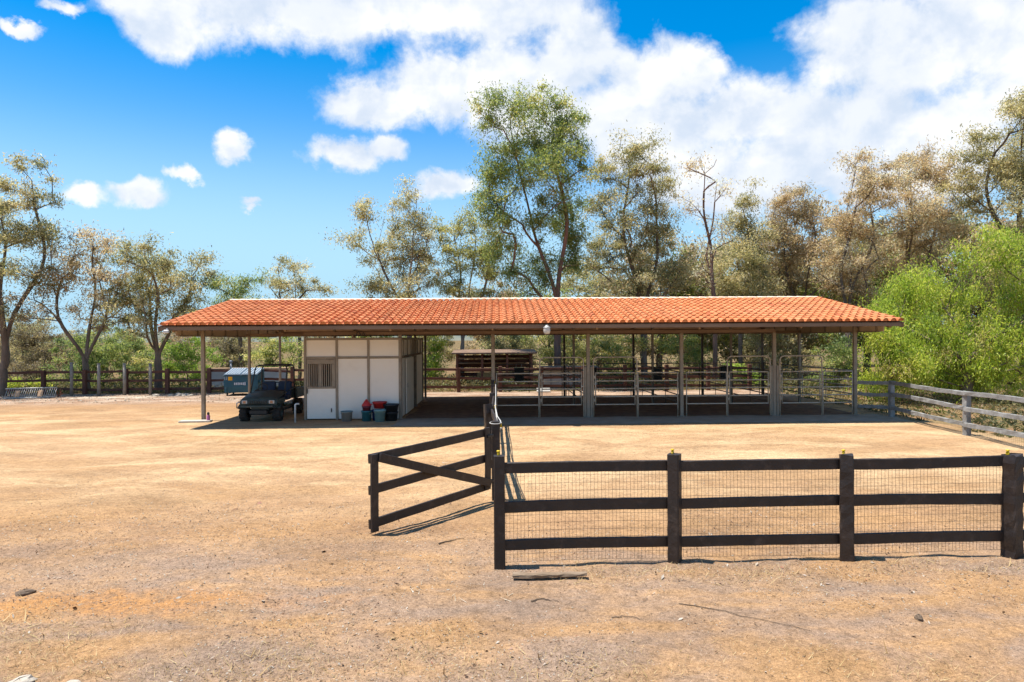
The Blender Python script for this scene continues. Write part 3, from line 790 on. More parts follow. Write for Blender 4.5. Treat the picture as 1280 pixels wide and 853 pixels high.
def wire_panel(parent, a, b, z0, z1, dx=0.047, dz=0.098, r=0.0016, seed=0, mat='wire'):
    """welded netting between two points: upright and level wires as thin three-sided bars, slightly wavy"""
    rd = np.random.default_rng(seed)
    a, b = np.array(a, float), np.array(b, float); L = np.hypot(*(b-a)); u = (b-a)/L; nrm = np.array([-u[1], u[0]])
    ph = rd.random(4)*6
    def pt(s, z):
        off = 0.012*np.sin(s*2.1+ph[0])+0.008*np.sin(z*6+ph[1])
        p = a+u*s+nrm*off
        return np.array([p[0], p[1], z+0.012*np.sin(s*1.7+ph[2])])
    V = []; Q = []
    def wire(pts, vertical):
        o = len(V)
        e1 = np.array([u[0], u[1], 0])*r if vertical else np.array([0, 0, r])
        e2 = np.array([nrm[0], nrm[1], 0])*r
        for p in pts:
            V.extend([p+e1, p-0.5*e1+0.87*e2, p-0.5*e1-0.87*e2])
        for i in range(len(pts)-1):
            for k in range(3):
                j = (k+1) % 3
                Q.append((o+i*3+k, o+i*3+j, o+i*3+3+j, o+i*3+3+k))
    for s in np.arange(dx/2, L, dx): wire([pt(s, z) for z in np.linspace(z0, z1, 5)], True)
    for z in np.arange(z0, z1+0.01, dz): wire([pt(s, z) for s in np.linspace(0, L, 12)], False)
    return link('wire_mesh', np_mesh('wire_mesh', np.array(V), np.array(Q), mat), parent)
def insulator(parent, x, y, z, rz=0.0):
    m = MB()
    m.bevbox((0, 0, 0.015), (0.03, 0.045, 0.035), 0.008); m.lathe([(0.0, 0.03), (0.022, 0.03), (0.013, 0.042), (0.024, 0.055), (0.020, 0.066), (0.0, 0.068)], n=8)
    return m.build('insulator', 'yellow_plastic', parent, (x, y, z), rz)

front = thing('plank_fence', 'dark brown three-rail plank fence with wire netting in the foreground', 'fence')
fp = [(-0.17, 8.52, 1.40, 0.14, 0.0, 0.15), (2.05, 8.66, 1.36, 0.15, -0.55, 0.3), (4.29, 8.77, 1.35, 0.17, -0.45, 0.75), (6.50, 8.88, 1.33, 0.19, 0.35, 1.15), (8.72, 8.97, 1.33, 0.16, 0.1, 0.5), (10.9, 9.06, 1.33, 0.16, -0.1, 0.4), (12.2, 9.12, 1.35, 0.17, 0.0, 0.3)]
RAILZ = (1.225, 0.745, 0.255)
for i, (x, y, h, w, rz, ch) in enumerate(fp):
    wood_post(front, x, y, h, w, rz, seed=20+i, chew=ch)
    insulator(front, x-0.01, y+w*0.35, h+gzf(x, y)-0.01, rz)
for i in range(len(fp)-1):
    (xa, ya, ha, wa, *_), (xb, yb, hb, wb, *_) = fp[i], fp[i+1]
    off = 0.045
    for k, z in enumerate(RAILZ):
        rd = random.Random(i*7+k)
        za, zb = z+rd.uniform(-.008, .008)-0.008*i, z+rd.uniform(-.008, .008)-0.008*i
        # worn rail: built in two slightly kinked lengths
        MB().plank((xa+wa*0.35, ya+off, za), (xb-wb*0.35, yb+off, zb), 0.045, 0.138+rd.uniform(-.008, .008), 18, 0.0045, i*11+k, cham=0.008).build('rail', 'fence_paint', front)
    wire_panel(front, (xa+wa*0.4, ya+off+0.04), (xb-wb*0.4, yb+off+0.04), 0.03, 1.17, r=0.0021, seed=i)

side = thing('plank_fence', 'dark paddock side fence running back from the gate post to the barn', 'fence')
sp = [(-0.30, 12.15, 1.40, 0.15, 0.0, 0.2), (-0.50, 15.3, 1.42, 0.19, 0.2, 1.0), (-0.55, 18.7, 1.38, 0.15, 0, 0.5), (-0.63, 22.1, 1.40, 0.13, 0, 0.3), (-0.70, 24.45, 1.38, 0.11, 0, 0.2)]
for i, (x, y, h, w, rz, ch) in enumerate(sp):
    wood_post(side, x, y, h, w, rz, seed=60+i, chew=ch, lean=(-0.04 if i == 1 else 0, 0))
    insulator(side, x+w*0.6, y, h-0.12, 1.57)
for i in range(len(sp)-1):
    (xa, ya, ha, wa, *_), (xb, yb, hb, wb, *_) = sp[i], sp[i+1]
    for k, z in enumerate(RAILZ):
        MB().plank((xa+0.04, ya+0.06, z), (xb+0.04, yb-0.06, z+0.01), 0.045, 0.14, 10, 0.008, 40+i*5+k, cham=0.008).build('rail', 'fence_paint', side)
    wire_panel(side, (xa+0.075, ya+0.06), (xb+0.075, yb-0.06), 0.03, 1.17, 0.1, 0.15, r=0.001, seed=30+i)
rp = [(-0.22, 12.05, 1.36), (-0.21, 12.2, 1.38), (-0.30, 13.6, 1.31), (-0.385, 15.2, 1.36), (-0.42, 17.0, 1.31), (-0.455, 18.7, 1.35), (-0.50, 20.5, 1.31), (-0.54, 22.1, 1.37), (-0.60, 24.3, 1.36)]
MB().tube(rp, 0.010, 6).build('rope', 'rope_white', side)
MB().tube([(x+0.012*math.sin(i*2.3), y+0.05, z-0.10-0.04*math.sin(i*1.7)) for i, (x, y, z) in enumerate(rp)], 0.012, 6).build('rope', 'rope_white', side)
MB().tube([(-0.30+0.105*math.cos(a), 12.15+0.105*math.sin(a), 1.36+0.01*math.sin(a)) for a in np.linspace(0, 6.6, 14)], 0.008, 6).build('rope', 'rope_white', side)

# ------------------------------------------------------------------ the open gate
gh, ge = Vector((-0.40, 12.02, 0)), Vector((-2.05, 9.93, 0))
gate = thing('farm_gate', 'open dark brown wooden gate with diagonal brace swung toward the yard', 'gate', gh, math.atan2(ge.y-gh.y, ge.x-gh.x))
GL = (ge-gh).length
for k, z in enumerate((1.115, 0.66, 0.165)):
    MB().plank((0.02, -0.03, z+0.10), (GL+0.03, -0.03, z), 0.04, 0.135, 10, 0.005, 70+k, cham=0.006).build('rail', 'fence_paint', gate)
MB().plank((GL-0.035, 0.012, 0.05), (GL-0.035, 0.012, 1.18), 0.13, 0.042, 6, 0.004, 75, up=(0, 1, 0), cham=0.006).build('stile', 'fence_paint', gate)
MB().plank((0.08, 0.012, 0.22), (0.08, 0.012, 1.30), 0.13, 0.042, 6, 0.004, 76, up=(0, 1, 0), cham=0.006).build('stile', 'fence_paint', gate)
MB().plank((GL-0.10, 0.055, 1.13), (0.05, 0.055, 0.33), 0.04, 0.135, 10, 0.005, 77, cham=0.006).build('brace', 'fence_paint', gate)
for z in (0.35, 1.15):
    MB().bevbox((0.03, 0.0, z), (0.16, 0.11, 0.05), 0.008).build('hinge', 'frame_black', gate)

# ------------------------------------------------------------------ grey weathered fence on the right
rf = thing('rail_fence', 'grey weathered three-rail fence with netting down the right of the paddock', 'fence')
rpo = [(13.36, 24.2), (12.93, 19.55), (12.62, 15.0), (12.35, 11.6)]
allp = [(12.62, 24.93)]+rpo+[(12.24, 9.3)]
for i, (x, y) in enumerate(rpo):
    wood_post(rf, x+0.08, y, 1.20, 0.165, 0.1, 'grey_wood', seed=90+i, chew=0.8)
for i in range(len(allp)-1):
    (xa, ya), (xb, yb) = allp[i], allp[i+1]
    for k, z in enumerate((1.20, 0.78, 0.33)):
        rd = random.Random(100+i*3+k)
        MB().plank((xa, ya, z+rd.uniform(-.03, .03)), (xb, yb, z+rd.uniform(-.03, .03)), 0.05, 0.125, 14, 0.020, 100+i*3+k, cham=0.01).build('rail', 'grey_wood', rf)
    wire_panel(rf, (xa+0.2, ya), (xb+0.2, yb), 0.03, 1.15, 0.075, 0.12, r=0.002, seed=50+i)

# ------------------------------------------------------------------ red-brown fence at the back
bf = thing('rail_fence', 'red-brown three-rail fence along the tree line behind the yard', 'fence')
rm_post = None
bx = list(np.arange(-43.4, 14.5, 2.25))
FYB = 36.95
rd = random.Random(8)
for i, x in enumerate(bx):
    wood_post(bf, x, FYB+0.04*math.sin(i), 1.36+rd.uniform(-.05, .05), 0.20, rd.uniform(-.1, .1), 'fence_red', seed=200+i, chew=0.5)
    if i+1 < len(bx):
        for z in (1.20, 0.74, 0.27):
            MB().plank((x, FYB+0.12, z+rd.uniform(-.04, .04)), (bx[i+1], FYB+0.12, z+rd.uniform(-.04, .04)), 0.05, 0.13, 4, 0.012, 300+i, cham=0.008).build('rail', 'fence_red', bf)
# four bare poles in front of it
for x, y, h, lab in ((-23.25, 36.0, 1.75, 'grey pole standing beside the forked tree trunk'), (-21.78, 35.95, 1.68, 'grey pole second along from the forked trunk'),
                     (-20.6, 36.25, 1.68, 'grey pole close against a red-brown fence post'), (-19.2, 36.2, 1.66, 'grey pole standing in front of the dark bushy tree trunk')):
    m = MB(); m.tube([(0, 0, -0.1), (0.01, 0, h*0.5), (0.0, 0.01, h)], [0.085, 0.082, 0.075], 10)
    t = thing('wooden_pole', lab, 'pole', (x, y, 0), 0, 'poles by the back fence')
    m.build('shaft', 'pole_grey', t); MB().lathe([(0.076, h), (0.07, h+0.02), (0.0, h+0.025)], n=10).build('top', 'pole_grey', t)

# ------------------------------------------------------------------ dumpster
dm = thing('dumpster', 'teal steel dumpster with ribbed grey lid beside the back fence', 'dumpster', (-14.12, 36.0, 0), 0.12)
m = MB()
w2, d2_, zb, zf, zk = 0.84, 0.72, 0.17, 1.05, 1.30
side_prof = [(-d2_+0.08, zb), (-d2_, zb+0.3), (-d2_, zf), (d2_, zk), (d2_, zb)]
vs = [(-w2, y, z) for y, z in side_prof]+[(w2, y, z) for y, z in side_prof]
m.add(vs, [(0, 1, 2, 3, 4), (9, 8, 7, 6, 5)]+[(i, 5+i, 5+(i+1) % 5, (i+1) % 5) for i in range(5)])
m.build('body', 'bin_teal', dm)
for sx in (-1, 1):
    MB().bevbox((sx*(w2+0.04), -0.1, 0.72), (0.08, 0.9, 0.12), 0.02).build('fork_pocket', 'bin_teal', dm)
    for z in (0.32, 0.95):
        MB().bevbox((sx*0.74, -d2_-0.012, z), (0.07, 0.03, 0.22), 0.006).build('rib', 'bin_teal', dm)
MB().bevbox((0, -d2_-0.015, zf-0.02), (2*w2+0.06, 0.05, 0.05), 0.01).build('rim', 'bin_teal', dm)
al = math.atan2(zk-zf, 2*d2_)
for sx in (-1, 1):
    M = Matrix.Rotation(al, 3, 'X')
    ld = MB().bevbox((sx*(w2/2+0.005), 0, (zf+zk)/2+0.05), (w2-0.015, 2*d2_+0.12, 0.045), 0.01, m=M).build('lid', 'bin_lid', dm)
    for k in range(6):
        MB().bevbox((sx*(w2/2+0.005)+(k-2.5)*0.13, 0, (zf+zk)/2+0.085), (0.075, 2*d2_+0.02, 0.035), 0.01, m=M).build('lid_rib', 'lid_rib', ld)
MB().box((-0.52, -d2_-0.008, 0.90), (0.20, 0.012, 0.19)).build('yellow_sticker', 'sticker_yellow', dm)
MB().box((-0.74, -d2_-0.008, 0.92), (0.12, 0.010, 0.17)).build('grey_sticker', 'sticker_white', dm)
rd = random.Random(4)
for k in range(7):   # worn, unreadable white lettering
    MB().bevbox((-0.30+k*0.085, -d2_-0.008, 0.63), (0.055, 0.010, 0.13+rd.uniform(-.02, .03)), 0.003).build('lettering', 'sticker_white', dm)
for sx in (-1, 1):
    for y in (-0.55, 0.55):
        w = MB().lathe([(0.0, -0.03), (0.07, -0.03), (0.085, -0.015), (0.085, 0.015), (0.07, 0.03), (0.0, 0.03)], (sx*0.72, y, 0.085), 12, 'X').build('caster', 'black_plastic', dm)
        MB().box((sx*0.72, y, 0.15), (0.09, 0.11, 0.05)).build('fork', 'frame_black', w)
# chimney-like pipe stub and low pale wall beyond the fence
pw = thing('pale_wall', 'low pale wall with a tan coping beyond the back fence near the dumpster', 'wall', (-15.5, 40.0, 0), 0)
MB().box((0, 0, 0.58), (4.6, 0.25, 1.2)).build('wall', 'pale_wall', pw)
MB().bevbox((0, 0, 1.22), (4.75, 0.36, 0.09), 0.02).build('coping', 'pale_wood', pw)
vp = thing('vent_pipe', 'short grey vent pipe with a cap rising behind the dumpster', 'pipe', (-15.9, 38.6, 0))
MB().tube([(0, 0, -0.1), (0, 0, 1.62)], 0.06, 10).build('pipe', 'galvanised', vp)
MB().lathe([(0.0, 1.76), (0.1, 1.72), (0.1, 1.65), (0.06, 1.62)], n=10).build('cap', 'galvanised', vp)

# ------------------------------------------------------------------ slatted rack lying by the back fence
rk = thing('slatted_rack', 'low slatted metal rack with two tan boards lying at the foot of the fence', 'rack', (-24.5, 34.75, 0), 0.30)
def rp_(x, t): return (x, -0.25+0.30*t, 0.04+0.46*t)
for t in (0.0, 1.0):
    MB().tube([rp_(-1.12, t), rp_(1.12, t)], 0.035, 6).build('rail', 'galvanised', rk)
for k in range(24):
    x = -1.08+k*0.094
    MB().tube([rp_(x, 0.02), rp_(x+0.05, 0.98)], 0.014, 5).build('slat', 'galvanised', rk)
for x in (-0.55, 0.45):
    MB().bevbox((x, -0.15, 0.24), (0.22, 0.05, 0.36), 0.02, m=Matrix.Rotation(-0.5, 3, 'X')).build('board', 'pale_wood', rk)
for x in (-1.05, 1.05):
    MB().tube([(x, 0.55, 0.0), rp_(x, 1.0)], 0.03, 6).build('leg', 'rust', rk)
for k in range(3):
    MB().tube([(1.12, 0.5-0.2*k, 0.03), (1.2+0.12*k, 0.3-0.2*k, 0.40-0.1*k)], 0.025, 6).build('leg', 'rust', rk)

# ------------------------------------------------------------------ rubble heap, slabs, poles, bottle
def rock(name, label, p, s, mat, seed, cat='rock', group=None, flat=0.6):
    rd = random.Random(seed); m = MB(); vs = []; fs = []
    n, k = 9, 5
    for j in range(k+1):
        ph = math.pi*j/k
        for i in range(n):
            a = 2*math.pi*i/n
            r = s*(0.8+0.35*rd.random())
            vs.append((r*math.sin(ph)*math.cos(a)*1.15, r*math.sin(ph)*math.sin(a)*0.85, r*math.cos(ph)*flat))
    for j in range(k):
        for i in range(n):
            q = (i+1) % n
            fs.append((j*n+i, (j+1)*n+i, (j+1)*n+q, j*n+q))
    m.add(vs, fs)
    o = m.build(name, mat, None, (p[0], p[1], gzf(p[0], p[1])+s*flat*0.25), rd.uniform(0, 6))
    return tag(o, label, cat, group)
rd = random.Random(31)
for k in range(14):
    x, y = -17.2+rd.gauss(0, 0.55), 35.55+rd.gauss(0, 0.22)
    rock('rubble_stone', 'pale stone in the small rubble heap before the back fence', (x, y), rd.uniform(0.09, 0.2), 'rock_white', 400+k, group='rubble heap stones')
rock('white_rock', 'larger white rock in the dry grass at the yard edge', (-4.10, 5.64), 0.13, 'rock_white', 501, flat=0.35)
rock('white_rock', 'smaller flat white rock beside the larger white rock', (-3.66, 5.62), 0.10, 'rock_white', 502, flat=0.3)
def slab(name, label, p, d, rz, mat='concrete'):
    o = MB().bevbox((0, 0, 0), d, 0.012).build(name, mat, None, (p[0], p[1], gzf(p[0], p[1])+d[2]*0.4), rz)
    return tag(o, label, 'slab')
slab('concrete_slab', 'pale concrete slab at the foot of the corner post by the pink bottle', (bw(0.30, 2.0).x, bw(0.30, 2.0).y), (1.05, 0.36, 0.07), 0.12)
slab('concrete_slab', 'pale concrete block behind the utility vehicle front wheel', (-10.55, 28.2), (0.9, 0.35, 0.09), 0.1)
bt = thing('water_bottle', 'pink water bottle standing beside the corner post', 'bottle', (-10.72, 24.05, 0))
MB().lathe([(0.0, 0.0), (0.055, 0.0), (0.06, 0.02), (0.06, 0.20), (0.045, 0.24), (0.04, 0.25)], n=12).build('body', 'bottle_pink', bt)
MB().lathe([(0.042, 0.25), (0.045, 0.30), (0.03, 0.34), (0.0, 0.345)], n=12).build('cap', 'black_plastic', bt)
pv = MB().tube([(0, 0, -0.05), (0, 0, 0.60), (0.03, 0.0, 0.64), (0.14, 0, 0.64)], 0.032, 8).build('standpipe', 'white_pvc', None, (-7.55, 23.72, 0))
tag(pv, 'white plastic standpipe in front of the stall corner', 'pipe')

# ------------------------------------------------------------------ buckets against the stall wall
def bucket(label, p, r0, r1, h, mat, rim=None, z=0.0, name='bucket', tilt=None, handle=True):
    t = thing(name, label, 'bucket' if name == 'bucket' else 'tub', (p[0], p[1], gzf(p[0], p[1])+z))
    MB().lathe([(0.0, 0.006), (r0, 0.0), (r1, h), (r1+0.012, h), (r1+0.012, h-0.03), (r1+0.002, h-0.035)], n=20).build('wall', mat, t)
    MB().lathe([(r1-0.004, h), (r0-0.004, 0.02), (0.0, 0.02)], n=20).build('inside', mat, t)
    MB().lathe([(r1+0.002, h-0.005), (r1+0.016, h-0.005), (r1+0.016, h+0.012), (r1-0.004, h+0.012), (r1-0.004, h-0.005)], n=20).build('rim', rim or mat, t)
    if handle:
        MB().tube([((r1+0.012)*math.cos(a), (r1+0.012)*-abs(math.sin(a))*0.8, h-0.02-0.12*abs(math.sin(a))) for a in np.linspace(0, math.pi, 9)], 0.006, 5).build('handle', 'galvanised', t)
    return t
def bp(x, y): q = bw(x, y); return (q.x, q.y)
bucket('grey bucket with a teal rim at the left of the bucket row', bp(5.62, 1.88), 0.17, 0.20, 0.34, 'bucket_grey', 'bucket_teal')
bucket('blue-green bucket with red pieces stacked on top', bp(6.33, 1.80), 0.15, 0.18, 0.36, 'bucket_teal')
bucket('maroon pail nested in the blue-green bucket', bp(6.33, 1.80), 0.12, 0.15, 0.26, 'bucket_maroon', z=0.26, handle=False)
sc_ = thing('feed_scoop', 'red pointed scoop upturned on the nested maroon pail', 'scoop', (bp(6.33, 1.80)[0], bp(6.33, 1.80)[1], gzf(*bp(6.33, 1.80))+0.545))
MB().lathe([(0.175, 0.0), (0.165, 0.03), (0.09, 0.14), (0.03, 0.22), (0.0, 0.225)], (0, 0, 0), 14).build('bowl', 'bucket_red', sc_)
MB().bevbox((0.15, -0.03, 0.05), (0.14, 0.06, 0.035), 0.01).build('handle', 'bucket_red', sc_)
bucket('dark blue bucket wedged behind the pale aqua bucket', bp(6.66, 2.02), 0.15, 0.18, 0.36, 'bucket_blue')
bucket('pale aqua bucket in front of the row', bp(6.82, 1.66), 0.165, 0.20, 0.40, 'bucket_aqua')
bucket('wide red tub resting on the buckets', bp(6.76, 1.98), 0.19, 0.25, 0.22, 'bucket_red', z=0.43, name='tub', handle=False)
bucket('lower black rubber tub at the right end of the bucket row', bp(7.18, 1.90), 0.20, 0.235, 0.30, 'bucket_black', handle=False, name='tub')
bucket('upper black rubber tub stacked on the lower black one', bp(7.18, 1.90), 0.20, 0.27, 0.30, 'bucket_black', z=0.27, handle=False, name='tub')

# ------------------------------------------------------------------ utility vehicle under the roof
uv = thing('utility_vehicle', 'dark green utility vehicle with black roll cage parked beside the stall box', 'vehicle', (-8.92, 24.55, 0), 0.03)
# nose points to -y.  hood
m = MB()
hp = [(-0.62, 0.58), (-0.66, 0.66), (-0.62, 0.80), (-0.40, 0.86), (0.25, 0.97), (0.55, 1.00)]
vs = []
for (y, z) in hp:
    wd = 0.64 if y < -0.3 else 0.66
    vs += [(-wd, y, z-0.05), (-wd*0.82, y, z), (0, y, z+0.03), (wd*0.82, y, z), (wd, y, z-0.05)]
fs = [(i*5+k, i*5+k+1, i*5+k+6, i*5+k+5) for i in range(len(hp)-1) for k in range(4)]
m.add(vs, fs, True)
m.bevbox((0, -0.05, 0.68), (1.22, 1.1, 0.20), 0.05); m.bevbox((0, 0.0, 0.48), (0.62, 1.1, 0.26), 0.05)
hood = m.build('hood', 'cart_green', uv)
for k in range(8):
    MB().box((-0.28+k*0.08, -0.665, 0.69), (0.028, 0.03, 0.13)).build('grille_slot', 'frame_black', hood)
for sx in (-1, 1):
    m = MB()   # fender arch
    vs = []; aa = np.linspace(0.75, math.pi-0.75, 9)
    for a in aa:
        for dx in (0.50, 0.74):
            vs.append((sx*dx, -0.28-0.46*math.cos(a), 0.20+0.42*math.sin(a)))
    m.add(vs, [(2*i, 2*i+1, 2*i+3, 2*i+2) if sx > 0 else (2*i, 2*i+2, 2*i+3, 2*i+1) for i in range(len(aa)-1)], True)
    m.build('fender', 'cart_green', uv)
    hl = MB().bevbox((sx*0.47, -0.665, 0.70), (0.19, 0.04, 0.12), 0.03).build('headlight', 'lamp_glass' if sx < 0 else 'lamp_glass', uv)
    MB().bevbox((sx*0.47, -0.69, 0.70), (0.09, 0.012, 0.08), 0.01).build('lens', 'lamp_amber', hl)
MB().bevbox((0, -0.74, 0.55), (1.12, 0.10, 0.08), 0.03).build('bumper', 'cart_green', uv)
MB().tube([(-0.62, -0.66, 0.46), (-0.68, -0.82, 0.52), (-0.68, -0.82, 0.68), (-0.58, -0.80, 0.72)], 0.022, 8).build('brush_guard', 'chrome', uv)
MB().tube([(0.56, -0.72, 0.46), (0.62, -0.80, 0.5), (0.62, -0.80, 0.60)], 0.022, 8).build('brush_guard', 'frame_black', uv)
MB().bevbox((0, -0.60, 0.34), (0.62, 0.14, 0.18), 0.03).build('skid_plate', 'frame_black', uv)
MB().bevbox((0, 0.9, 0.34), (1.05, 2.6, 0.14), 0.03).build('chassis', 'frame_black', uv)
MB().bevbox((0, 0.58, 0.92), (1.15, 0.16, 0.22), 0.04).build('dashboard', 'frame_black', uv)
for sx in (-1, 1):
    st = MB().bevbox((sx*0.30, 1.18, 0.70), (0.50, 0.52, 0.16), 0.06).build('seat', 'cart_blue', uv)
    MB().bevbox((sx*0.30, 1.46, 1.02), (0.50, 0.14, 0.56), 0.06, m=Matrix.Rotation(-0.18, 3, 'X')).build('backrest', 'cart_blue', st)
sw = MB().tube([(-0.32+0.17*math.cos(a), 0.80+0.07*math.sin(a), 1.10+0.15*math.sin(a)) for a in np.linspace(0, 2*math.pi, 15)], 0.016, 6, False).build('steering_wheel', 'frame_black', uv)
MB().tube([(-0.32, 0.80, 1.10), (-0.32, 0.60, 0.98)], 0.02, 6).build('column', 'frame_black', sw)
# roll cage: raked front hoop, upright rear hoop, side bars
def hoop(y0, z0, y1, wb, wt, zt=1.93):
    return [(-wb, y0, z0), (-wt-0.03, y1-0.04, zt-0.18), (-wt+0.02, y1, zt-0.03), (-wt+0.13, y1, zt), (wt-0.13, y1, zt), (wt-0.02, y1, zt-0.03), (wt+0.03, y1-0.04, zt-0.18), (wb, y0, z0)]
MB().tube(hoop(0.30, 0.85, 0.80, 0.62, 0.56), 0.026, 8).build('roll_hoop', 'frame_black', uv)
MB().tube(hoop(1.62, 0.50, 1.62, 0.62, 0.58), 0.028, 8).build('roll_hoop', 'frame_black', uv)
for sx in (-1, 1):
    MB().tube([(sx*0.55, 0.80, 1.90), (sx*0.57, 1.62, 1.90)], 0.024, 8).build('roof_bar', 'frame_black', uv)
    MB().tube([(sx*0.62, 1.62, 1.05), (sx*0.62, 0.72, 0.98)], 0.02, 8).build('side_bar', 'frame_black', uv)
MB().tube([(-0.58, 1.62, 1.25), (0.58, 1.62, 1.25)], 0.02, 8).build('cross_bar', 'frame_black', uv)
# cargo bed
bed = MB().bevbox((0, 2.30, 0.66), (1.30, 1.15, 0.06), 0.02).build('cargo_bed', 'cart_green', uv)
for (c, d) in (((-0.64, 2.30, 0.84), (0.05, 1.15, 0.34)), ((0.64, 2.30, 0.84), (0.05, 1.15, 0.34)), ((0, 1.75, 0.86), (1.23, 0.05, 0.38)), ((0, 2.86, 0.84), (1.23, 0.05, 0.34))):
    MB().bevbox(c, d, 0.015).build('bed_side', 'cart_green', bed)
def wheel(x, y, r, w):
    s = MB().lathe([(r*0.52, -w/2), (r*0.80, -w/2-0.01), (r*0.95, -w/2+0.03), (r, -w/4), (r, w/4), (r*0.95, w/2-0.03), (r*0.80, w/2+0.01), (r*0.52, w/2)], (0, 0, 0), 20, 'X')
    for k in range(14):   # chevron lugs
        a = 2*math.pi*k/14
        for sd_ in (-1, 1):
            M = Matrix.Rotation(a+sd_*0.11, 3, 'X') @ Matrix.Rotation(0, 3, 'Z')
            s.box(M @ Vector((sd_*w*0.25, 0, r*0.985)), (w*0.48, 0.045, 0.045), m=M)
    wh = link('wheel', s.mesh('wheel', 'tyre'), uv, (x, y, r))
    sgn = 1 if x > 0 else -1
    MB().lathe([(0.0, sgn*(w*0.28)), (r*0.18, sgn*(w*0.28)), (r*0.22, sgn*(w*0.18)), (r*0.50, sgn*(w*0.22)), (r*0.54, sgn*(w*0.50))], (0, 0, 0), 16, 'X').build('rim', 'chrome' if False else 'cart_green', wh)
for sx in (-1, 1):
    wheel(sx*0.58, -0.30, 0.285, 0.25); wheel(sx*0.58, 2.15, 0.295, 0.29)
    MB().tube([(sx*0.2, -0.30, 0.32), (sx*0.5, -0.30, 0.285)], 0.03, 6).build('axle_arm', 'frame_black', uv)

# ------------------------------------------------------------------ shed and low store behind the pens
sh = thing('open_shed', 'open-fronted red-brown wooden shed with flat tan roof behind the fence', 'shed', (-1.05, 40.4, 0), 0.02)
for x in (-2.15, -0.7, 0.75, 2.15):
    for y in (-1.0, 1.0):
        MB().bevbox((x, y, 0.98), (0.12, 0.12, 2.06), 0.01).build('post', 'shed_wood', sh)
MB().bevbox((0, 0, 2.11), (4.9, 2.7, 0.10), 0.02, m=Matrix.Rotation(0.05, 3, 'X')).build('roof', 'shed_roof', sh)
for k in range(7):
    MB().bevbox((0, 1.08, 0.20+k*0.262), (4.3, 0.03, 0.235), 0.006).build('wall_board', 'shed_wood', sh)
for sx in (-1, 1):
    for k in range(5):
        MB().bevbox((sx*2.22, 0.0, 0.20+k*0.262), (0.03, 2.0, 0.235), 0.006).build('wall_board', 'shed_wood', sh)
for k in range(2):
    MB().bevbox((-0.2, 0.85, 1.40+0.3*k), (3.9, 0.28, 0.07), 0.01).build('shelf', 'pale_wood', sh)
for i, (x, z, lab) in enumerate(((-1.2, 0.22, 'straw bale on the ground under the open shed roof'), (0.15, 0.22, 'straw bale on the ground in the middle of the open shed'), (-0.5, 0.67, 'straw bale stacked on two others inside the open shed'))):
    o = MB().bevbox((0, 0, 0), (1.05, 0.48, 0.43), 0.04).build('straw_bale', 'straw', None, (-1.05+x, 40.5, z))
    tag(o, lab, 'bale')
lsx = thing('low_store', 'low pale store with a tan roof edge behind the back fence', 'shed', (3.25, 38.9, 0), 0.02)
MB().box((0, 0, 0.55), (3.0, 1.4, 1.14)).build('wall', 'pale_wall', lsx)
MB().bevbox((0, -0.05, 1.19), (3.3, 1.75, 0.11), 0.02, m=Matrix.Rotation(0.04, 3, 'X')).build('roof', 'shed_roof', lsx)
for k in range(4):
    MB().box((-1.1+k*0.74, -0.715, 0.55), (0.05, 0.03, 1.1)).build('batten', 'grey_wood', lsx)
pb = MB().bevbox((0, 0, 0), (0.72, 0.30, 0.06), 0.015, m=Matrix.Rotation(0.7, 3, 'X')).build('white_board', 'pale_wall', None, (1.65, 36.2, 0.14), 0.05)
tag(pb, 'white board leaning at the foot of the back fence behind the pens', 'board')

# ------------------------------------------------------------------ trees and shrubs
EUC = [(0.0, (0.160, 0.176, 0.097)), (0.30, (0.308, 0.301, 0.151)), (0.55, (0.515, 0.442, 0.229)), (0.78, (0.740, 0.610, 0.379)), (1.0, (0.740, 0.740, 0.584))]
GRN = [(0.0, (0.118, 0.177, 0.068)), (0.35, (0.230, 0.299, 0.099)), (0.65, (0.417, 0.444, 0.136)), (0.88, (0.680, 0.581, 0.212)), (1.0, (0.740, 0.662, 0.334))]
DRY = [(0.0, (0.234, 0.201, 0.130)), (0.3, (0.430, 0.342, 0.212)), (0.55, (0.666, 0.476, 0.315)), (0.8, (0.740, 0.664, 0.490)), (1.0, (0.740, 0.740, 0.675))]
YEL = [(0.0, (0.208, 0.231, 0.095)), (0.4, (0.403, 0.389, 0.158)), (0.8, (0.645, 0.568, 0.240)), (1.0, (0.740, 0.660, 0.329))]
PEP = [(0.0, (0.12, 0.16, 0.045)), (0.15, (0.20, 0.29, 0.05)), (0.4, (0.37, 0.49, 0.065)), (0.65, (0.52, 0.60, 0.085)), (0.9, (0.68, 0.64, 0.14)), (1.0, (0.60, 0.50, 0.24))]
SHB = [(0.0, (0.073, 0.150, 0.034)), (0.5, (0.201, 0.330, 0.057)), (1.0, (0.439, 0.528, 0.098))]
BRS = [(0.0, (0.104, 0.086, 0.052)), (0.5, (0.207, 0.168, 0.101)), (1.0, (0.366, 0.282, 0.172))]
for n_, st in (('leaf_olive', EUC), ('leaf_green', GRN), ('leaf_dry', DRY), ('leaf_yellow', YEL), ('leaf_pepper', PEP), ('leaf_shrub', SHB), ('leaf_brown', BRS)):
    leaf_mat(n_, st)

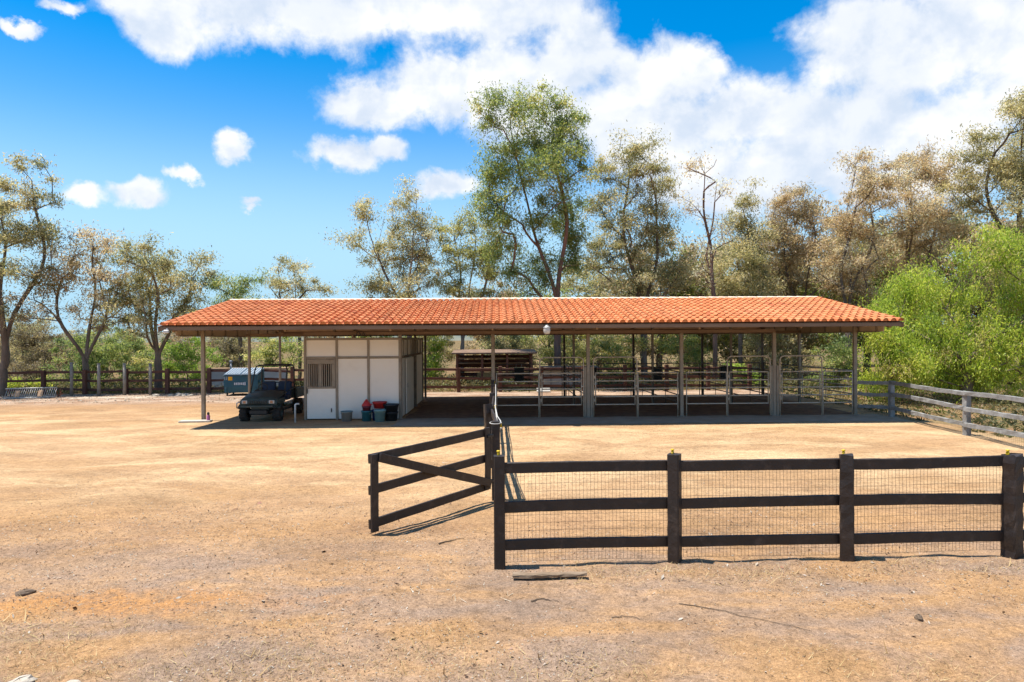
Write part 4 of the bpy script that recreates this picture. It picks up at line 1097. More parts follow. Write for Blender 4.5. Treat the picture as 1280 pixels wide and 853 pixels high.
def tree_meshes(lobes, seed, leafmat, bark, cov=1.0, leaf=(0.165, 0.060), droop=0.7, trunk_r=0.2, crad=0.41, fork=None, depth=0.5, per=170, zs=0.66, trunk=True, lean=0.0, tonebias=0.0, bare=0.0, stems=1, tonesd=0.17, fat=1.0):
    rg = np.random.default_rng(seed)
    lobes = [(x, z, rx*fat, rz*fat) for (x, z, rx, rz) in lobes]
    lob = []
    wd = max(l[0]+l[2] for l in lobes)-min(l[0]-l[2] for l in lobes)
    for (x, z, rx, rz) in lobes:
        lob.append((np.array([x, rg.normal(0, wd*0.13*depth*2), z]), np.array([rx, 0.5*(rx+rz)*0.95, rz])))
    area = sum(math.pi*l[2]*l[3] for l in lobes)
    ntot = cov*area*2.7/(0.5*leaf[0]*leaf[1])
    ncl = max(12, int(ntot/per))
    wts = np.array([l[2]*l[3] for l in lobes]); cnt = np.maximum(2, (ncl*wts/wts.sum()).astype(int))
    cl = []
    for (c, r), n in zip(lob, cnt):
        d = rg.normal(size=(n, 3)); d /= np.linalg.norm(d, axis=1)[:, None]
        cl.append(c+d*r*(rg.random((n, 1))**0.45)*rg.uniform(0.85, 1.12, (n, 1)))
    C = np.concatenate(cl); C[:, 2] = np.maximum(C[:, 2], 0.12)
    nodes = np.zeros((90000, 3)); par = np.full(90000, -1); N = 0
    zbot = min(l[1]-l[3] for l in lobes); ztop = max(l[1]+0.3*l[3] for l in lobes)
    hf = fork if fork else max(0.4, zbot*0.75)
    LC = np.array([c for c, r in lob]); LW = np.array([l[2]*l[3] for l in lobes])
    # leaders: one trunk to the fork, then one or more wandering stems through the crown
    def grow(p0, start, Lc, Lw, zt):
        nonlocal N
        ph = rg.random(4)*6.28; z0 = start[2]; k = max(4, int((zt-z0)/0.5)); p = p0
        for i in range(1, k+1):
            t = i/k; z = z0+(zt-z0)*t
            g = Lw*np.exp(-((Lc[:, 2]-z-0.5)/(0.26*ztop))**2)+1e-6
            cen = (Lc[:, :2]*g[:, None]).sum(0)/g.sum()
            q = min(1.0, t*1.35); q = q*q*(3-2*q)*0.92
            wob = 0.016*ztop*np.array([math.sin(t*5+ph[0])-math.sin(ph[0])+0.5*math.sin(t*11+ph[1])-0.5*math.sin(ph[1]), math.sin(t*6+ph[2])-math.sin(ph[2])])*min(1, t*2)
            nodes[N] = (start[0]+(cen[0]-start[0])*q+wob[0], start[1]+(cen[1]-start[1])*q+wob[1], z); par[N] = p; p = N; N += 1
    kt = max(4, int(hf/0.35))
    for i in range(kt+1):
        t = i/kt
        nodes[N] = (lean*hf*t+rg.normal(0, 0.02)*(i > 0), rg.normal(0, 0.02)*(i > 0), -0.15+(hf+0.15)*t); par[N] = N-1; N += 1
    cut = kt-1; top = nodes[kt].copy()
    so = np.argsort(LC[:, 0])
    for g in np.array_split(so, min(stems, len(so))):
        grow(kt, top, LC[g], LW[g], max(LC[j, 2] for j in g)+0.2)
    lo_lock = cut
    def connect(c, bow, limb=False):
        nonlocal N
        P = nodes[lo_lock:N]
        dv = c-P; d = np.linalg.norm(dv, axis=1); hd = np.hypot(dv[:, 0], dv[:, 1])
        if limb: cost = 0.55*d+0.9*np.abs(dv[:, 2]-1.25*hd)
        else: cost = d+1.1*np.maximum(0, 0.2-dv[:, 2])+0.22*np.abs(dv[:, 2]-0.7*d)
        j = int(np.argmin(cost))+lo_lock
        a = nodes[j].copy(); L = np.linalg.norm(c-a); m = max(1, int(L/0.5)); p = j
        bowv = np.array([rg.normal(0, 0.05), rg.normal(0, 0.05), bow])*L
        for i in range(1, m+1):
            t = i/m
            nodes[N] = a+(c-a)*t+bowv*math.sin(math.pi*t)*(t < 1)+rg.normal(0, 0.025, 3)*(t < 1)
            par[N] = p; p = N; N += 1
        return p
    hub = nodes[cut].copy()
    order = sorted(range(len(lob)), key=lambda i: lob[i][0][2])
    for i in order: connect(lob[i][0], -0.05, True)
    ends = []
    for i in np.argsort(np.linalg.norm(C-hub, axis=1)):
        ends.append((connect(C[i], 0.05), i))
    w = np.zeros(N)
    for e, _ in ends: w[e] += 1
    w = np.maximum(w, 0.02)
    for i in range(N-1, 0, -1): w[par[i]] += w[i]
    rad = np.maximum(0.72*trunk_r*(w/w[0])**0.58, 0.011)
    rad[:3] *= np.array([1.35, 1.15, 1.05])
    D = np.zeros((N, 3)); idx = np.arange(1, N); D[idx] = nodes[idx]-nodes[par[idx]]; D[0] = (0, 0, 1)
    D /= np.maximum(np.linalg.norm(D, axis=1)[:, None], 1e-6)
    heavy = np.zeros(N, bool); best = {}
    for i in range(1, N):
        p = par[i]
        if p not in best or w[i] > w[best[p]]: best[p] = i
    heavy[list(best.values())] = True
    ns = 7
    def ring(pos, d, r):
        ref = np.where(np.abs(d[:, :1]) > 0.9, np.array([[0, 1.0, 0]]), np.array([[1.0, 0, 0]]))
        u = np.cross(d, ref); u /= np.linalg.norm(u, axis=1)[:, None]; v = np.cross(d, u)
        a = np.linspace(0, 2*np.pi, ns, endpoint=False)
        return pos[:, None]+(u[:, None]*np.cos(a)[None, :, None]+v[:, None]*np.sin(a)[None, :, None])*r[:, None, None]
    pi_ = par[idx]; hv_ = heavy[idx]
    sd = np.where(hv_[:, None], D[pi_], D[idx]); sr = np.where(hv_, rad[pi_], rad[idx]*1.15)
    r0, r1 = ring(nodes[pi_], sd, sr), ring(nodes[idx], D[idx], rad[idx])
    V = np.concatenate([r0, r1], 1).reshape(-1, 3)
    base = np.arange(len(idx))[:, None]*2*ns; a = np.arange(ns); b = (a+1) % ns
    Q = np.stack([base+a, base+b, base+ns+b, base+ns+a], -1).reshape(-1, 4)
    bm_ = np_mesh('trunk', V, Q, bark, smooth=True)
    # leaves
    keep = rg.random(len(C)) >= bare
    Ck = C[keep]
    nl = int(per*1.0)
    sz = rg.uniform(0.55, 1.45, len(Ck))
    dr_ = rg.normal(0, 1, (len(Ck)*nl, 3)); dr_ /= np.linalg.norm(dr_, axis=1)[:, None]
    rr_ = np.repeat(sz, nl)*crad*1.75*rg.random(len(dr_))**0.55*(1+0.25*rg.normal(0, 1, len(dr_)))
    P = np.repeat(Ck, nl, 0)+dr_*rr_[:, None]*np.array([1, 1, zs])
    P[:, 2] -= 0.18*crad*np.abs(rg.normal(0, 1, len(P)))*droop
    P[:, 2] = np.maximum(P[:, 2], 0.03)
    ax = rg.normal(0, 1, P.shape); ax[:, 2] -= droop*0.8; ax /= np.linalg.norm(ax, axis=1)[:, None]
    nu = rg.normal(0, 1, P.shape); nu[:, 2] = np.abs(nu[:, 2])+0.7
    sdv = np.cross(ax, nu); sdv /= np.maximum(np.linalg.norm(sdv, axis=1)[:, None], 1e-6)
    ln = leaf[0]*rg.uniform(0.6, 1.3, len(P))[:, None]; wd_ = leaf[1]*rg.uniform(0.7, 1.3, len(P))[:, None]
    LV = np.stack([P+sdv*wd_*0.5, P+ax*ln, P-sdv*wd_*0.5], 1).reshape(-1, 3)
    LQ = np.arange(len(P)*3).reshape(-1, 3)
    ct = rg.normal(0.42+tonebias, tonesd, len(Ck))
    tone = np.clip(np.repeat(ct, nl)+rg.normal(0, 0.17, len(P)), 0, 1)
    return bm_, np_mesh('crown', LV, LQ, leafmat, tone)
def plant(name, label, cat, base, meshes, group=None, scale=None, rz=0.0):
    t = thing(name, label, cat, (base[0], base[1], gzf(base[0], base[1]) if base[1] < 60 else 0), rz, group)
    if scale: t.scale = scale
    link('trunk' if cat == 'tree' else 'stems', meshes[0], t)
    c = link('crown' if cat == 'tree' else 'foliage', meshes[1], t); c['kind'] = 'stuff'
    return t
def T(name, label, base, lobes, seed, leafmat='leaf_olive', bark='bark', cat='tree', **kw):
    return plant(name, label, cat, base, tree_meshes(lobes, seed, leafmat, bark, **kw))
T('eucalyptus_tree', 'tall thin-crowned tree with dark leaning trunk at the left end of the back fence', (-27.1, 36.2), [(1.5, 11.3, 1.5, 1.4), (0.6, 9.3, 1.9, 1.5), (2.3, 8.7, 1.0, 1.0), (0.4, 6.9, 1.9, 1.2), (-1.3, 8.7, 1.7, 2.3), (1.9, 6.1, 1.2, 0.8), (-1.1, 4.9, 1.6, 1.2)], 1, 'leaf_olive', trunk_r=0.29, fork=2.2, cov=0.78, lean=0.12, tonebias=0.02, stems=2, fat=1.10)
T('oak_tree', 'sparse spreading tree with a low V fork behind the first grey pole', (-23.7, 38.0), [(0.4, 8.0, 1.6, 1.0), (-0.6, 6.7, 1.4, 1.2), (1.2, 6.5, 1.2, 1.4), (-1.3, 4.9, 1.1, 1.0), (0.1, 4.5, 1.5, 1.1), (1.6, 4.8, 0.8, 0.9)], 2, 'leaf_dry', trunk_r=0.24, fork=1.5, cov=0.66, bare=0.12, stems=3, fat=1.22, tonebias=-0.06)
T('oak_tree', 'bushy round-crowned tree forking low beside the left barn corner', (-19.8, 38.2), [(-1.1, 7.5, 1.3, 0.9), (0.4, 7.3, 1.7, 1.0), (2.0, 6.8, 1.0, 1.0), (-0.3, 5.8, 2.0, 1.2), (1.7, 5.4, 1.3, 1.0), (-1.4, 5.2, 1.3, 1.0), (0.2, 4.1, 2.3, 0.9), (2.2, 4.3, 1.0, 0.7)], 3, 'leaf_olive', trunk_r=0.27, fork=1.7, cov=0.80, tonebias=-0.03, stems=3, fat=1.15)
T('eucalyptus_tree', 'rounded olive treetop over the left end of the tiled ridge', (-19.1, 48), [(-0.5, 6.8, 1.6, 1.0), (0.9, 7.2, 1.1, 0.8), (-0.8, 5.3, 1.7, 1.1), (-1.4, 4.7, 1.1, 1.0), (0.6, 4.6, 1.5, 1.2)], 4, 'leaf_green', cov=0.90, trunk_r=0.2)
T('eucalyptus_tree', 'thin low treetop just above the tiled ridge left of the stall', (-14.3, 46), [(-0.2, 7.8, 1.4, 0.7), (-1.0, 6.7, 1.6, 0.9), (0.9, 6.7, 1.3, 0.9), (-2.1, 6.5, 0.9, 0.5), (-0.2, 5.3, 1.6, 1.0)], 5, 'leaf_olive', cov=0.75, trunk_r=0.17, tonebias=0.12)
T('eucalyptus_tree', 'ragged eucalyptus with a long limb reaching left above the stall box', (-6.3, 42), [(-0.4, 12.1, 0.7, 1.3), (-1.0, 10.2, 1.0, 1.1), (-2.2, 10.2, 0.8, 1.0), (-3.5, 9.3, 1.0, 0.8), (0.2, 9.5, 1.2, 1.5), (-1.5, 8.3, 1.8, 1.2), (0.4, 7.3, 1.4, 1.7), (-2.0, 6.5, 1.6, 1.1), (-0.6, 5.5, 1.9, 1.0), (0.8, 8.4, 0.8, 1.4)], 6, 'leaf_olive', trunk_r=0.22, fork=3.6, cov=0.98, tonebias=0.08, stems=2)
T('eucalyptus_tree', 'pale yellow-green eucalyptus with several thin stems beside the tallest tree', (-3.2, 44), [(-0.9, 10.0, 1.1, 1.0), (0.7, 10.4, 1.2, 0.8), (1.8, 9.8, 1.0, 1.1), (-0.1, 8.3, 1.8, 1.2), (1.7, 7.7, 1.4, 1.7), (-0.9, 6.4, 1.3, 1.2), (1.2, 5.6, 1.7, 1.0)], 7, 'leaf_yellow', 'bark_pale', trunk_r=0.2, fork=2.4, cov=1.00, stems=3)
T('eucalyptus_tree', 'tallest eucalyptus, dense green drooping crown above the barn ridge', (2.7, 40.5), [(-3.7, 15.7, 1.2, 1.6), (-1.1, 15.7, 2.0, 1.7), (0.5, 14.8, 1.3, 1.9), (-2.6, 13.2, 2.7, 2.1), (-0.3, 12.5, 2.5, 2.1), (-4.1, 11.8, 1.0, 1.9), (-2.2, 10.1, 2.6, 1.6), (0.7, 10.1, 1.4, 1.8), (-3.1, 7.9, 1.5, 1.2), (-0.3, 7.5, 1.7, 1.1), (1.1, 8.2, 1.0, 1.4), (-1.7, 6.4, 1.7, 0.9)], 8, 'leaf_green', 'bark_red', trunk_r=0.30, fork=4.2, cov=1.00, droop=1.0, zs=0.9, stems=2)
T('eucalyptus_tree', 'broad olive eucalyptus right of the tallest tree', (8.3, 43), [(-0.4, 14.7, 1.2, 1.2), (-1.9, 13.3, 1.4, 1.2), (0.1, 12.8, 1.5, 1.2), (1.3, 12.1, 0.9, 1.4), (-2.7, 11.6, 1.1, 1.1), (-0.7, 10.6, 2.2, 1.4), (1.1, 9.5, 1.3, 1.6), (-2.2, 8.5, 1.7, 1.6), (-0.2, 7.0, 2.4, 1.6), (2.1, 7.0, 1.3, 1.4)], 9, 'leaf_olive', 'bark', trunk_r=0.30, fork=3.4, cov=0.95, stems=2, fat=1.10)
T('eucalyptus_tree', 'nearly bare tree with pinkish dead leaves standing against cloud', (12.2, 41), [(-0.9, 12.9, 1.2, 1.3), (0.6, 11.8, 0.9, 0.9), (-1.5, 10.9, 0.8, 1.2), (0.1, 9.4, 1.3, 1.4), (-0.7, 7.0, 1.4, 1.4)], 10, 'leaf_dry', 'bark_red', trunk_r=0.20, fork=4.0, cov=0.42, tonebias=0.36, bare=0.5, crad=0.5, per=70, stems=2)
T('eucalyptus_tree', 'narrow olive eucalyptus beside the nearly bare tree', (14.7, 44), [(0.6, 11.9, 0.6, 1.1), (0.1, 10.2, 1.1, 1.2), (1.1, 9.1, 1.2, 1.8), (-0.2, 7.6, 1.4, 1.7), (0.8, 5.8, 1.7, 1.2), (-1.0, 5.8, 1.2, 1.2)], 11, 'leaf_olive', trunk_r=0.2, fork=2.8, cov=1.00, tonebias=0.1, fat=1.20)
T('eucalyptus_tree', 'dense tan-olive eucalyptus behind the right third of the roof', (19.4, 46), [(-0.7, 12.3, 1.2, 1.1), (0.6, 11.3, 1.5, 1.4), (-1.3, 10.2, 1.4, 1.8), (0.0, 8.3, 2.3, 1.8), (-0.8, 6.2, 2.1, 1.4), (1.9, 7.8, 1.5, 2.1)], 12, 'leaf_dry', trunk_r=0.24, fork=2.8, cov=1.05, stems=2, fat=1.15)
T('eucalyptus_tree', 'open-crowned eucalyptus with dark forking limbs over the right roof end', (20.7, 42), [(1.3, 13.6, 0.8, 1.0), (0.6, 12.0, 1.4, 1.2), (2.0, 11.8, 1.2, 1.2), (-0.2, 10.3, 1.4, 1.3), (1.5, 9.3, 1.9, 1.4), (0.0, 7.3, 1.7, 1.7), (1.3, 5.9, 1.9, 1.2)], 13, 'leaf_dry', trunk_r=0.26, fork=3.2, cov=0.90, tonebias=0.12, bare=0.1, stems=3, fat=1.20)
T('eucalyptus_tree', 'brownish eucalyptus rising above the bright green pepper tree', (25.8, 44), [(0.6, 14.3, 1.2, 0.9), (-0.5, 12.9, 1.3, 1.1), (1.3, 12.7, 1.4, 1.2), (-1.0, 10.6, 1.7, 1.4), (1.3, 10.1, 1.8, 1.6), (0.0, 8.0, 2.2, 1.8), (0.6, 5.6, 2.2, 1.4)], 14, 'leaf_dry', trunk_r=0.26, fork=3.0, cov=1.00, tonebias=0.06, stems=2, fat=1.20)
T('eucalyptus_tree', 'large spreading eucalyptus at the far right behind the pepper tree', (30.6, 40), [(-1.6, 15.4, 1.8, 1.2), (0.0, 15.4, 1.8, 1.5), (-3.1, 14.0, 1.2, 1.2), (-2.1, 12.2, 1.9, 1.5), (0.0, 12.2, 1.8, 1.8), (-3.5, 11.5, 1.2, 1.2), (-1.7, 9.6, 1.6, 1.2), (1.5, 13.6, 2.2, 2.2), (0.4, 8.5, 1.8, 1.3), (-0.5, 6.2, 2.0, 1.2)], 15, 'leaf_olive', trunk_r=0.34, fork=5.0, cov=0.95, tonebias=0.1, stems=3, fat=1.15)
T('pepper_tree', 'bright green weeping pepper tree spilling over the grey rail fence', (19.6, 29.4), [(0.3, 6.5, 1.4, 0.9), (1.9, 6.6, 1.4, 1.0), (-1.6, 5.2, 1.4, 0.9), (-3.0, 4.1, 1.1, 0.9), (0.1, 4.6, 2.3, 1.4), (2.4, 4.5, 1.7, 1.6), (-2.0, 2.9, 1.8, 1.3), (0.7, 2.5, 2.6, 1.5), (3.1, 2.5, 1.7, 1.9), (-2.9, 1.9, 1.2, 1.1), (-0.6, 1.2, 1.9, 0.7), (4.8, 4.0, 1.8, 2.6), (-3.6, 3.0, 0.9, 1.2), (1.6, 0.9, 2.4, 0.6), (-3.2, 0.9, 1.3, 0.6)], 16, 'leaf_pepper', 'bark', trunk_r=0.32, fork=1.4, cov=1.25, leaf=(0.15, 0.045), droop=2.0, crad=0.34, tonesd=0.23, zs=1.2, tonebias=0.11, stems=3)

shr = [((-19.5, 41), [(-0.6, 1.9, 1.3, 1.1), (0.7, 2.1, 1.2, 0.9), (0.1, 0.9, 1.9, 0.8)], 'leaf_shrub', 'bright green leafy bush behind the fence by the left barn corner', 0.25),
       ((-17.8, 43.5), [(-0.1, 2.3, 1.3, 1.2), (-0.1, 0.9, 1.3, 1.0)], 'leaf_brown', 'dark brown twiggy bush behind the dumpster', -0.1),
       ((-14.5, 42), [(-0.7, 2.2, 1.1, 1.2), (0.5, 2.3, 1.2, 1.3), (0.0, 1.1, 1.6, 0.9)], 'leaf_green', 'mid green bush behind the utility vehicle', 0.15),
       ((-31.4, 45), [(-0.8, 2.7, 2.0, 1.7), (1.1, 2.2, 1.8, 1.7), (0.0, 0.9, 2.6, 1.2)], 'leaf_brown', 'grey-brown scrub beyond the slatted rack', 0.25),
       ((-25.6, 41.5), [(-1.0, 2.0, 1.4, 1.3), (0.5, 2.2, 1.5, 1.4), (-0.2, 0.8, 2.2, 0.9)], 'leaf_green', 'leafy green bush behind the forked tree', -0.1),
       ((-23.6, 43), [(-0.2, 2.1, 1.6, 1.4), (-0.8, 0.7, 1.8, 0.9), (1.6, 1.8, 1.2, 1.2)], 'leaf_green', 'dull green bush between the two left fork-trunk trees', 0.0),
       ((-4.7, 42), [(0.0, 2.7, 0.8, 1.3), (0.0, 1.1, 0.9, 1.2)], 'leaf_pepper', 'slim yellow-green willowy bush right of the stall box', 0.1),
       ((6.5, 42.5), [(-0.7, 2.6, 1.3, 1.3), (0.8, 2.0, 1.4, 1.5), (0.0, 0.6, 1.8, 0.9)], 'leaf_green', 'fresh green bush behind the arch gate by the doubled post', 0.3),
       ((11.1, 43), [(-0.5, 2.2, 1.5, 1.7), (0.8, 1.1, 1.4, 1.3)], 'leaf_green', 'green bush behind the middle of the pens', 0.1),
       ((13.2, 39.0), [(-0.3, 0.8, 0.9, 0.6), (0.5, 0.5, 0.6, 0.4)], 'leaf_shrub', 'small bright green bush behind a black feed tub', 0.3),
       ((16.7, 44), [(-0.5, 2.1, 1.5, 1.8), (1.0, 1.5, 1.3, 1.5), (0.0, 0.4, 2.1, 0.7)], 'leaf_olive', 'olive bush behind the right-hand bow gates', 0.0),
       ((-0.0, 45), [(-0.8, 2.4, 1.5, 1.3), (0.8, 2.6, 1.3, 1.2), (0.0, 1.2, 1.8, 1.0)], 'leaf_olive', 'olive bush rising behind the open shed', 0.0),
       ((18.3, 38.5), [(-0.2, 2.0, 1.2, 1.4), (0.7, 1.3, 1.1, 1.3), (-0.2, 0.4, 1.5, 0.5)], 'leaf_green', 'yellow-green bush beyond the far right pen', -0.05),
       ((-27.2, 38.4), [(-0.6, 0.35, 0.6, 0.3), (0.3, 0.4, 0.6, 0.3)], 'leaf_pepper', 'low yellow-green weeds behind the slatted rack', 0.3),
       ((-11.2, 44), [(-1.0, 2.1, 1.5, 1.3), (1.0, 2.1, 1.8, 1.4)], 'leaf_olive', 'olive bush mostly hidden by the stall box', 0.0),
       ((3.6, 43), [(-0.6, 2.4, 1.3, 1.4), (0.8, 1.6, 1.3, 1.3)], 'leaf_yellow', 'pale yellow-green bush behind the low store', 0.0),
       ((22.5, 36), [(-0.8, 1.6, 1.5, 1.3), (0.9, 1.8, 1.6, 1.4)], 'leaf_pepper', 'bright bush beneath the pepper tree crown', -0.1)]
for i, (b, l, mt, lab, tb) in enumerate(shr):
    T('shrub', lab, b, l, 60+i, mt, 'bark', 'shrub', cov=0.85, per=130, leaf=(0.14, 0.065), droop=0.3, trunk_r=0.07, crad=0.30, fork=0.35, tonebias=tb)

# the belt of trees behind: three tree shapes, copied
belt = [tree_meshes([(-1.2, 5.6, 1.8, 1.5), (1.0, 6.4, 1.7, 1.5), (0.2, 4.2, 2.6, 1.4), (-1.6, 2.9, 1.8, 1.3), (1.7, 3.2, 1.8, 1.5), (0, 1.6, 2.6, 1.2)], 40, 'leaf_olive', 'bark_pale', cov=0.8, trunk_r=0.22, fork=1.8, leaf=(0.20, 0.08)),
        tree_meshes([(0.2, 6.6, 1.5, 1.4), (-1.3, 5.2, 1.6, 1.4), (1.4, 4.9, 1.6, 1.5), (0.1, 3.6, 2.4, 1.4), (-0.8, 1.9, 2.2, 1.2), (1.4, 1.8, 1.8, 1.2)], 41, 'leaf_dry', 'bark', cov=0.8, trunk_r=0.2, fork=1.6, leaf=(0.20, 0.08), tonebias=-0.15),
        tree_meshes([(0.0, 5.0, 2.2, 1.6), (-1.5, 3.8, 1.7, 1.5), (1.6, 3.9, 1.7, 1.6), (0, 2.2, 2.8, 1.5)], 42, 'leaf_green', 'bark', cov=0.85, trunk_r=0.2, fork=1.4, leaf=(0.20, 0.08))]
rd = random.Random(77)
labs = ['dense olive tree with pale trunk in the belt far behind the barn', 'tan leafy tree in the belt far behind the barn', 'low green tree in the belt far behind the barn']
xs = [(-58, 52, .62), (-52, 54, .55), (-46, 52, .6), (-40.5, 53, .5), (-35, 51, .62), (-30, 53, .55), (-25.5, 52, .58), (-21, 52, .62), (-10, 53, .8), (-6, 50, .7), (-1.5, 53, .95), (2.8, 50, 0.9), (6.8, 53, 1.05), (10.8, 50, 1.05), (14.5, 53, 1.15), (18, 50, 1.1), (22, 53, 1.2), (26, 50, 1.15), (30, 52, 1.3), (34.5, 49, 1.25), (39, 52, 1.3), (44, 50, 1.3),
      (-48, 66, .8), (-38, 64, .75), (-28, 66, .75), (-17, 62, .7), (0, 63, 1.0), (9, 64, 1.1), (17, 63, 1.2), (26, 65, 1.3), (36, 64, 1.4), (47, 60, 1.4)]
xs = [(x, y, s*(1.0 if x < -4 else 1.12 if x < 9 else 1.33)) for (x, y, s) in xs]
for i, (x, y, s) in enumerate(xs):
    k = i % 3 if x > -20 else (i*2+1) % 3
    s2 = s*(0.95+0.1*rd.random())
    plant('belt_tree', labs[k], 'tree', (x, y), belt[k], ('olive belt trees', 'tan belt trees', 'green belt trees')[k], (s2*1.1, s2*1.1, s2), rd.uniform(-0.6, 0.6)+(math.pi if rd.random() < .5 else 0))

# low undergrowth between the fence and the trees, and right of the paddock
leaf_mat('leaf_under', [(0.0, (0.05, 0.06, 0.025)), (0.35, (0.12, 0.13, 0.045)), (0.6, (0.23, 0.19, 0.085)), (0.85, (0.30, 0.19, 0.105)), (1.0, (0.20, 0.27, 0.055))], 0.4)
def undergrowth(name, label, n, region, seed, hmax, dens):
    rg = np.random.default_rng(seed); x0, x1, y0, y1 = region
    x = rg.uniform(x0, x1, n); y = rg.uniform(y0, y1, n); k = rg.random(n) < dens(x, y); x, y = x[k], y[k]; n = len(x)
    h = hmax*np.clip(0.35+0.9*vnoise(x*0.45+3, y*0.6)+0.35*vnoise(x*1.7, y*1.9), 0.04, 1.3)
    per = 9
    P = np.repeat(np.stack([x, y, np.zeros(n)], 1), per, 0); hh = np.repeat(h, per); m = len(P)
    P[:, :2] += rg.normal(0, 0.10, (m, 2)); P[:, 2] = gz(P[:, 0], P[:, 1])+hh*rg.random(m)
    ax = rg.normal(0, 1, (m, 3)); ax[:, 2] = np.abs(ax[:, 2])*0.9; ax /= np.linalg.norm(ax, axis=1)[:, None]
    sd = np.cross(ax, rg.normal(0, 1, (m, 3))); sd /= np.linalg.norm(sd, axis=1)[:, None]
    ln = rg.uniform(0.08, 0.2, m)[:, None]
    V = np.stack([P+sd*ln*0.2, P+ax*ln, P-sd*ln*0.2], 1).reshape(-1, 3)
    tone = np.clip(np.repeat(0.45+0.5*vnoise(x*0.3+8, y*0.35), per)+rg.normal(0, 0.16, m), 0, 1)
    return tag(link(name, np_mesh(name, V, np.arange(m*3).reshape(-1, 3), 'leaf_under', tone)), label, 'undergrowth', kind='stuff')
undergrowth('undergrowth', 'low weeds and dry brush growing between the back fence and the trees', 15000, (-44, 40, 37.2, 47), 21, 0.55, lambda x, y: np.clip(1.1-(y-37.2)/11, 0.15, 1))
undergrowth('leaf_brush', 'low brush and fallen leaves under the pepper tree', 4200, (13.7, 30, 12, 37.2), 22, 0.38, lambda x, y: np.clip(0.35+0.8*vnoise(x*0.5, y*0.5)+(y-20)/20, 0.05, 1))

# ------------------------------------------------------------------ litter on the ground
def scatter_quads(name, label, n, region, size, stops, seed, cat, curl=0.35, up=0.0, long=2.6, falloff=1.0, dens=None):
    rg = np.random.default_rng(seed)
    x0, x1, y0, y1 = region
    x = rg.uniform(x0, x1, n); y = y0+(y1-y0)*rg.random(n)**falloff
    if dens is not None:
        keep = rg.random(n) < dens(x, y); x, y = x[keep], y[keep]
    n = len(x)
    z = gz(x, y)+0.002
    a = rg.uniform(0, 2*np.pi, n); L = size*rg.lognormal(0, 0.45, n); w = L/long*rg.uniform(0.5, 1.4, n)
    ax = np.stack([np.cos(a), np.sin(a), rg.normal(0, curl, n)+up], 1)
    if up: ax /= np.linalg.norm(ax, axis=1)[:, None]
    sd = np.stack([-np.sin(a), np.cos(a), rg.normal(0, curl, n)], 1)
    P = np.stack([x, y, z+np.abs(ax[:, 2])*L*(0.5 if not up else 0.0)], 1)
    if up:
        V = np.stack([P-sd*w[:, None]*0.5, P+sd*w[:, None]*0.5, P+ax*L[:, None]+sd*w[:, None]*0.12, P+ax*L[:, None]-sd*w[:, None]*0.12], 1)
    else:
        V = np.stack([P-ax*L[:, None]*0.5, P+sd*w[:, None]*0.5+np.array([0, 0, 0.004]), P+ax*L[:, None]*0.5, P-sd*w[:, None]*0.5], 1)
    me = np_mesh(name, V.reshape(-1, 3), np.arange(n*4).reshape(-1, 4), name+'_mat', rg.random(n))
    return tag(link(name, me), label, cat, kind='stuff')
def pebbles(name, label, n, region, size, seed, falloff=1.3, dens=None):
    rg = np.random.default_rng(seed)
    x0, x1, y0, y1 = region
    x = rg.uniform(x0, x1, n); y = y0+(y1-y0)*rg.random(n)**falloff
    if dens is not None:
        keep = rg.random(n) < dens(x, y); x, y = x[keep], y[keep]
    n = len(x); s = size*np.minimum(rg.lognormal(0, 0.5, n), 2.6)
    o = np.array([[1, 0, 0], [0, 1, 0], [-1, 0, 0], [0, -1, 0], [0, 0, 0.75], [0, 0, -0.6]], float)
    a = rg.uniform(0, 6.28, n); V = o[None]*rg.uniform(0.6, 1.25, (n, 6, 1))*s[:, None, None]
    X = V[..., 0]*np.cos(a)[:, None]-V[..., 1]*np.sin(a)[:, None]; Yy = V[..., 0]*np.sin(a)[:, None]+V[..., 1]*np.cos(a)[:, None]
    V = np.stack([X+x[:, None], Yy+y[:, None], V[..., 2]+(gz(x, y)+s*0.25)[:, None]], -1)
    f = np.array([[0, 1, 4], [1, 2, 4], [2, 3, 4], [3, 0, 4], [1, 0, 5], [2, 1, 5], [3, 2, 5], [0, 3, 5]])
    F = (np.arange(n)[:, None, None]*6+f[None]).reshape(-1, 3)
    me = np_mesh(name, V.reshape(-1, 3), F, 'gravel_mat', np.repeat(rg.random(n), 8))
    return tag(link(name, me), label, 'gravel', kind='stuff')
tone_mat('gravel_mat', [(0.0, (0.14, 0.10, 0.075)), (0.3, (0.29, 0.205, 0.125)), (0.6, (0.36, 0.30, 0.235)), (0.85, (0.40, 0.32, 0.23)), (1.0, (0.44, 0.38, 0.31))])
tone_mat('leaf_litter_mat', [(0.0, (0.061, 0.042, 0.029)), (0.25, (0.174, 0.087, 0.047)), (0.5, (0.313, 0.216, 0.128)), (0.75, (0.365, 0.320, 0.264)), (0.95, (0.418, 0.355, 0.281)), (1.0, (0.261, 0.078, 0.043))])
tone_mat('dry_grass_mat', [(0.0, (0.20, 0.115, 0.045)), (0.5, (0.383, 0.260, 0.111)), (1.0, (0.505, 0.381, 0.204))])
tone_mat('straw_wisps_mat', [(0.0, (0.348, 0.260, 0.170)), (0.5, (0.479, 0.407, 0.306)), (1.0, (0.609, 0.562, 0.476))])
patch = lambda x, y: np.clip(0.8*np.exp(-((y-(fence_line_y(x)-0.3))/0.35)**2)*(x > 0.4)+0.5+0.9*vnoise(x*0.55+7, y*0.8)+0.5*vnoise(x*2.1, y*2.5), 0.06, 1)
pebbles('gravel', 'loose gravel scattered over the foreground dirt', 30000, (-9, 9, 5.2, 15), 0.0052, 11, 1.5, patch)
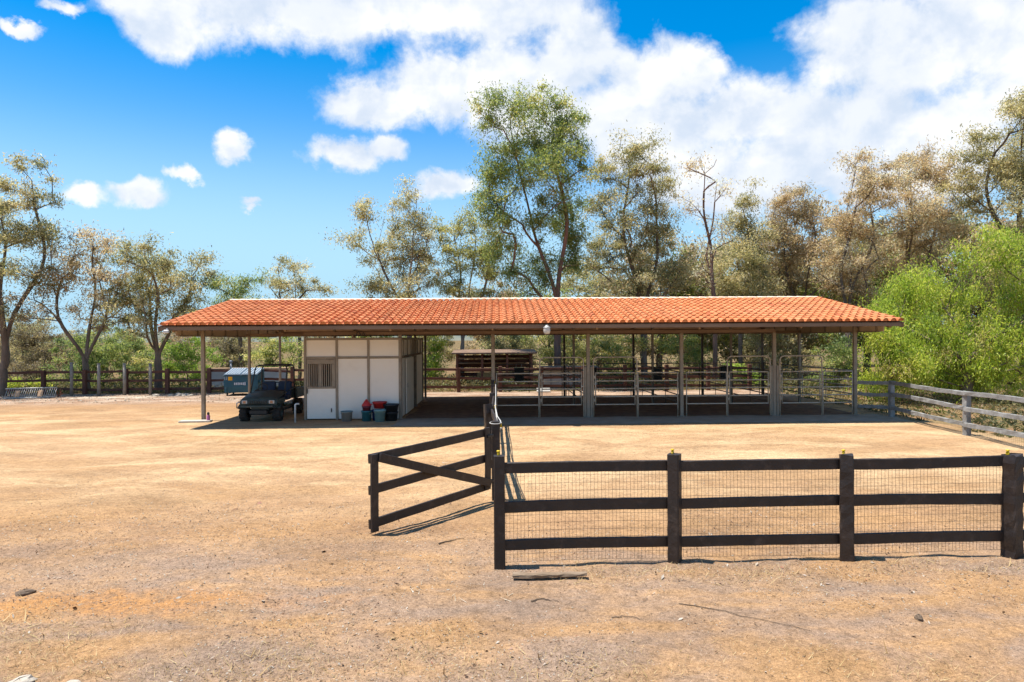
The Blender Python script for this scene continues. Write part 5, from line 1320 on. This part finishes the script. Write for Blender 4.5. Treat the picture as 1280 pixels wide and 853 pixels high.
pebbles('coarse_gravel', 'coarse gravel in front of the back fence', 2200, (-30, -8, 31.5, 36.6), 0.022, 12, 0.8)
scatter_quads('leaf_litter', 'dry leaves and bark bits strewn over the foreground dirt', 40000, (-8, 9, 5.2, 12), 0.018, None, 13, 'leaf litter', dens=patch, falloff=1.3)
nearfence = lambda x, y: np.clip(np.exp(-((y-(fence_line_y(x)-0.25))/0.4)**2)*np.clip((x-0.4)/0.6, 0, 1)*(0.6+0.8*vnoise(x*1.9, y*3)), 0, 1)
corner = lambda x, y: np.clip((7.0-y-0.13*(x+1.0))/0.9, 0, 1)*np.clip(0.45+0.9*vnoise(x*1.4+2, y*2.2), 0.05, 1)
grass = lambda x, y: np.maximum(nearfence(x, y), corner(x, y))
scatter_quads('dry_grass', 'dry straw-coloured grass stubble along the fence foot and yard edge', 110000, (-7, 8, 5.2, 9.2), 0.036, None, 14, 'grass', up=0.55, curl=0.35, long=14, dens=grass)
wis = lambda x, y: np.clip(np.exp(-(((x+1.6)/0.9)**2+((y-15.6)/0.55)**2))+0.9*np.exp(-(((x+2.6)/0.35)**2+((y-13.2)/0.3)**2))+0.7*np.exp(-(((x+3.05)/0.22)**2+((y-11.6)/0.2)**2))+0.8*np.exp(-(((x+0.4)/0.7)**2+((y-7.6)/0.25)**2)), 0, 1)
scatter_quads('straw_wisps', 'pale wisps of spilled hay on the dirt round the gate', 9000, (-5, 2, 6.5, 17.5), 0.075, None, 15, 'hay', up=0.10, curl=0.25, long=12, dens=wis)

# single things lying about
pl = MB().plank((-0.46, 0.02, 0.0), (0.42, -0.02, 0.02), 0.10, 0.05, 10, 0.012, 9, taper=0.8, cham=0.012).build('broken_board', 'dead_wood', None, (0.45, 8.10, gzf(0.45, 8.1)+0.045))
tag(pl, 'broken weathered board lying in front of the fence corner post', 'board')
def stick(label, pts, r, seed):
    rd = random.Random(seed); P = []
    (xa, ya), (xb, yb) = pts
    for i in range(9):
        t = i/8; x, y = xa+(xb-xa)*t+rd.uniform(-.02, .02), ya+(yb-ya)*t+rd.uniform(-.02, .02)+0.06*math.sin(math.pi*t)
        P.append((x, y, gzf(x, y)+r*0.8+0.006))
    m = MB().tube(P, [r*(1-0.6*i/8) for i in range(9)], 5)
    return tag(m.build('fallen_twig', 'dark_clod', None), label, 'twig')
stick('long thin curved twig lying on the open foreground dirt', ((1.8, 7.35), (2.9, 6.6)), 0.0055, 1)
stick('short dark twig on the dirt near the gate shadow', ((-1.05, 9.45), (-0.72, 9.75)), 0.011, 2)
stick('crooked twig crossing smaller bits left of the long twig', ((1.02, 7.02), (1.32, 6.95)), 0.006, 3)
stick('dark stub of wood below the broken board', ((0.20, 7.45), (0.48, 7.42)), 0.008, 4)
rock('seed_cone', 'dark pine-cone-like clod alone on the right foreground dirt', (4.07, 6.85), 0.048, 'dark_clod', 601, 'cone', flat=0.9)
rock('dirt_clod', 'dark tangled clod above the orange soil bank', (-5.55, 7.75), 0.10, 'dark_clod', 602, 'clod', flat=0.45)
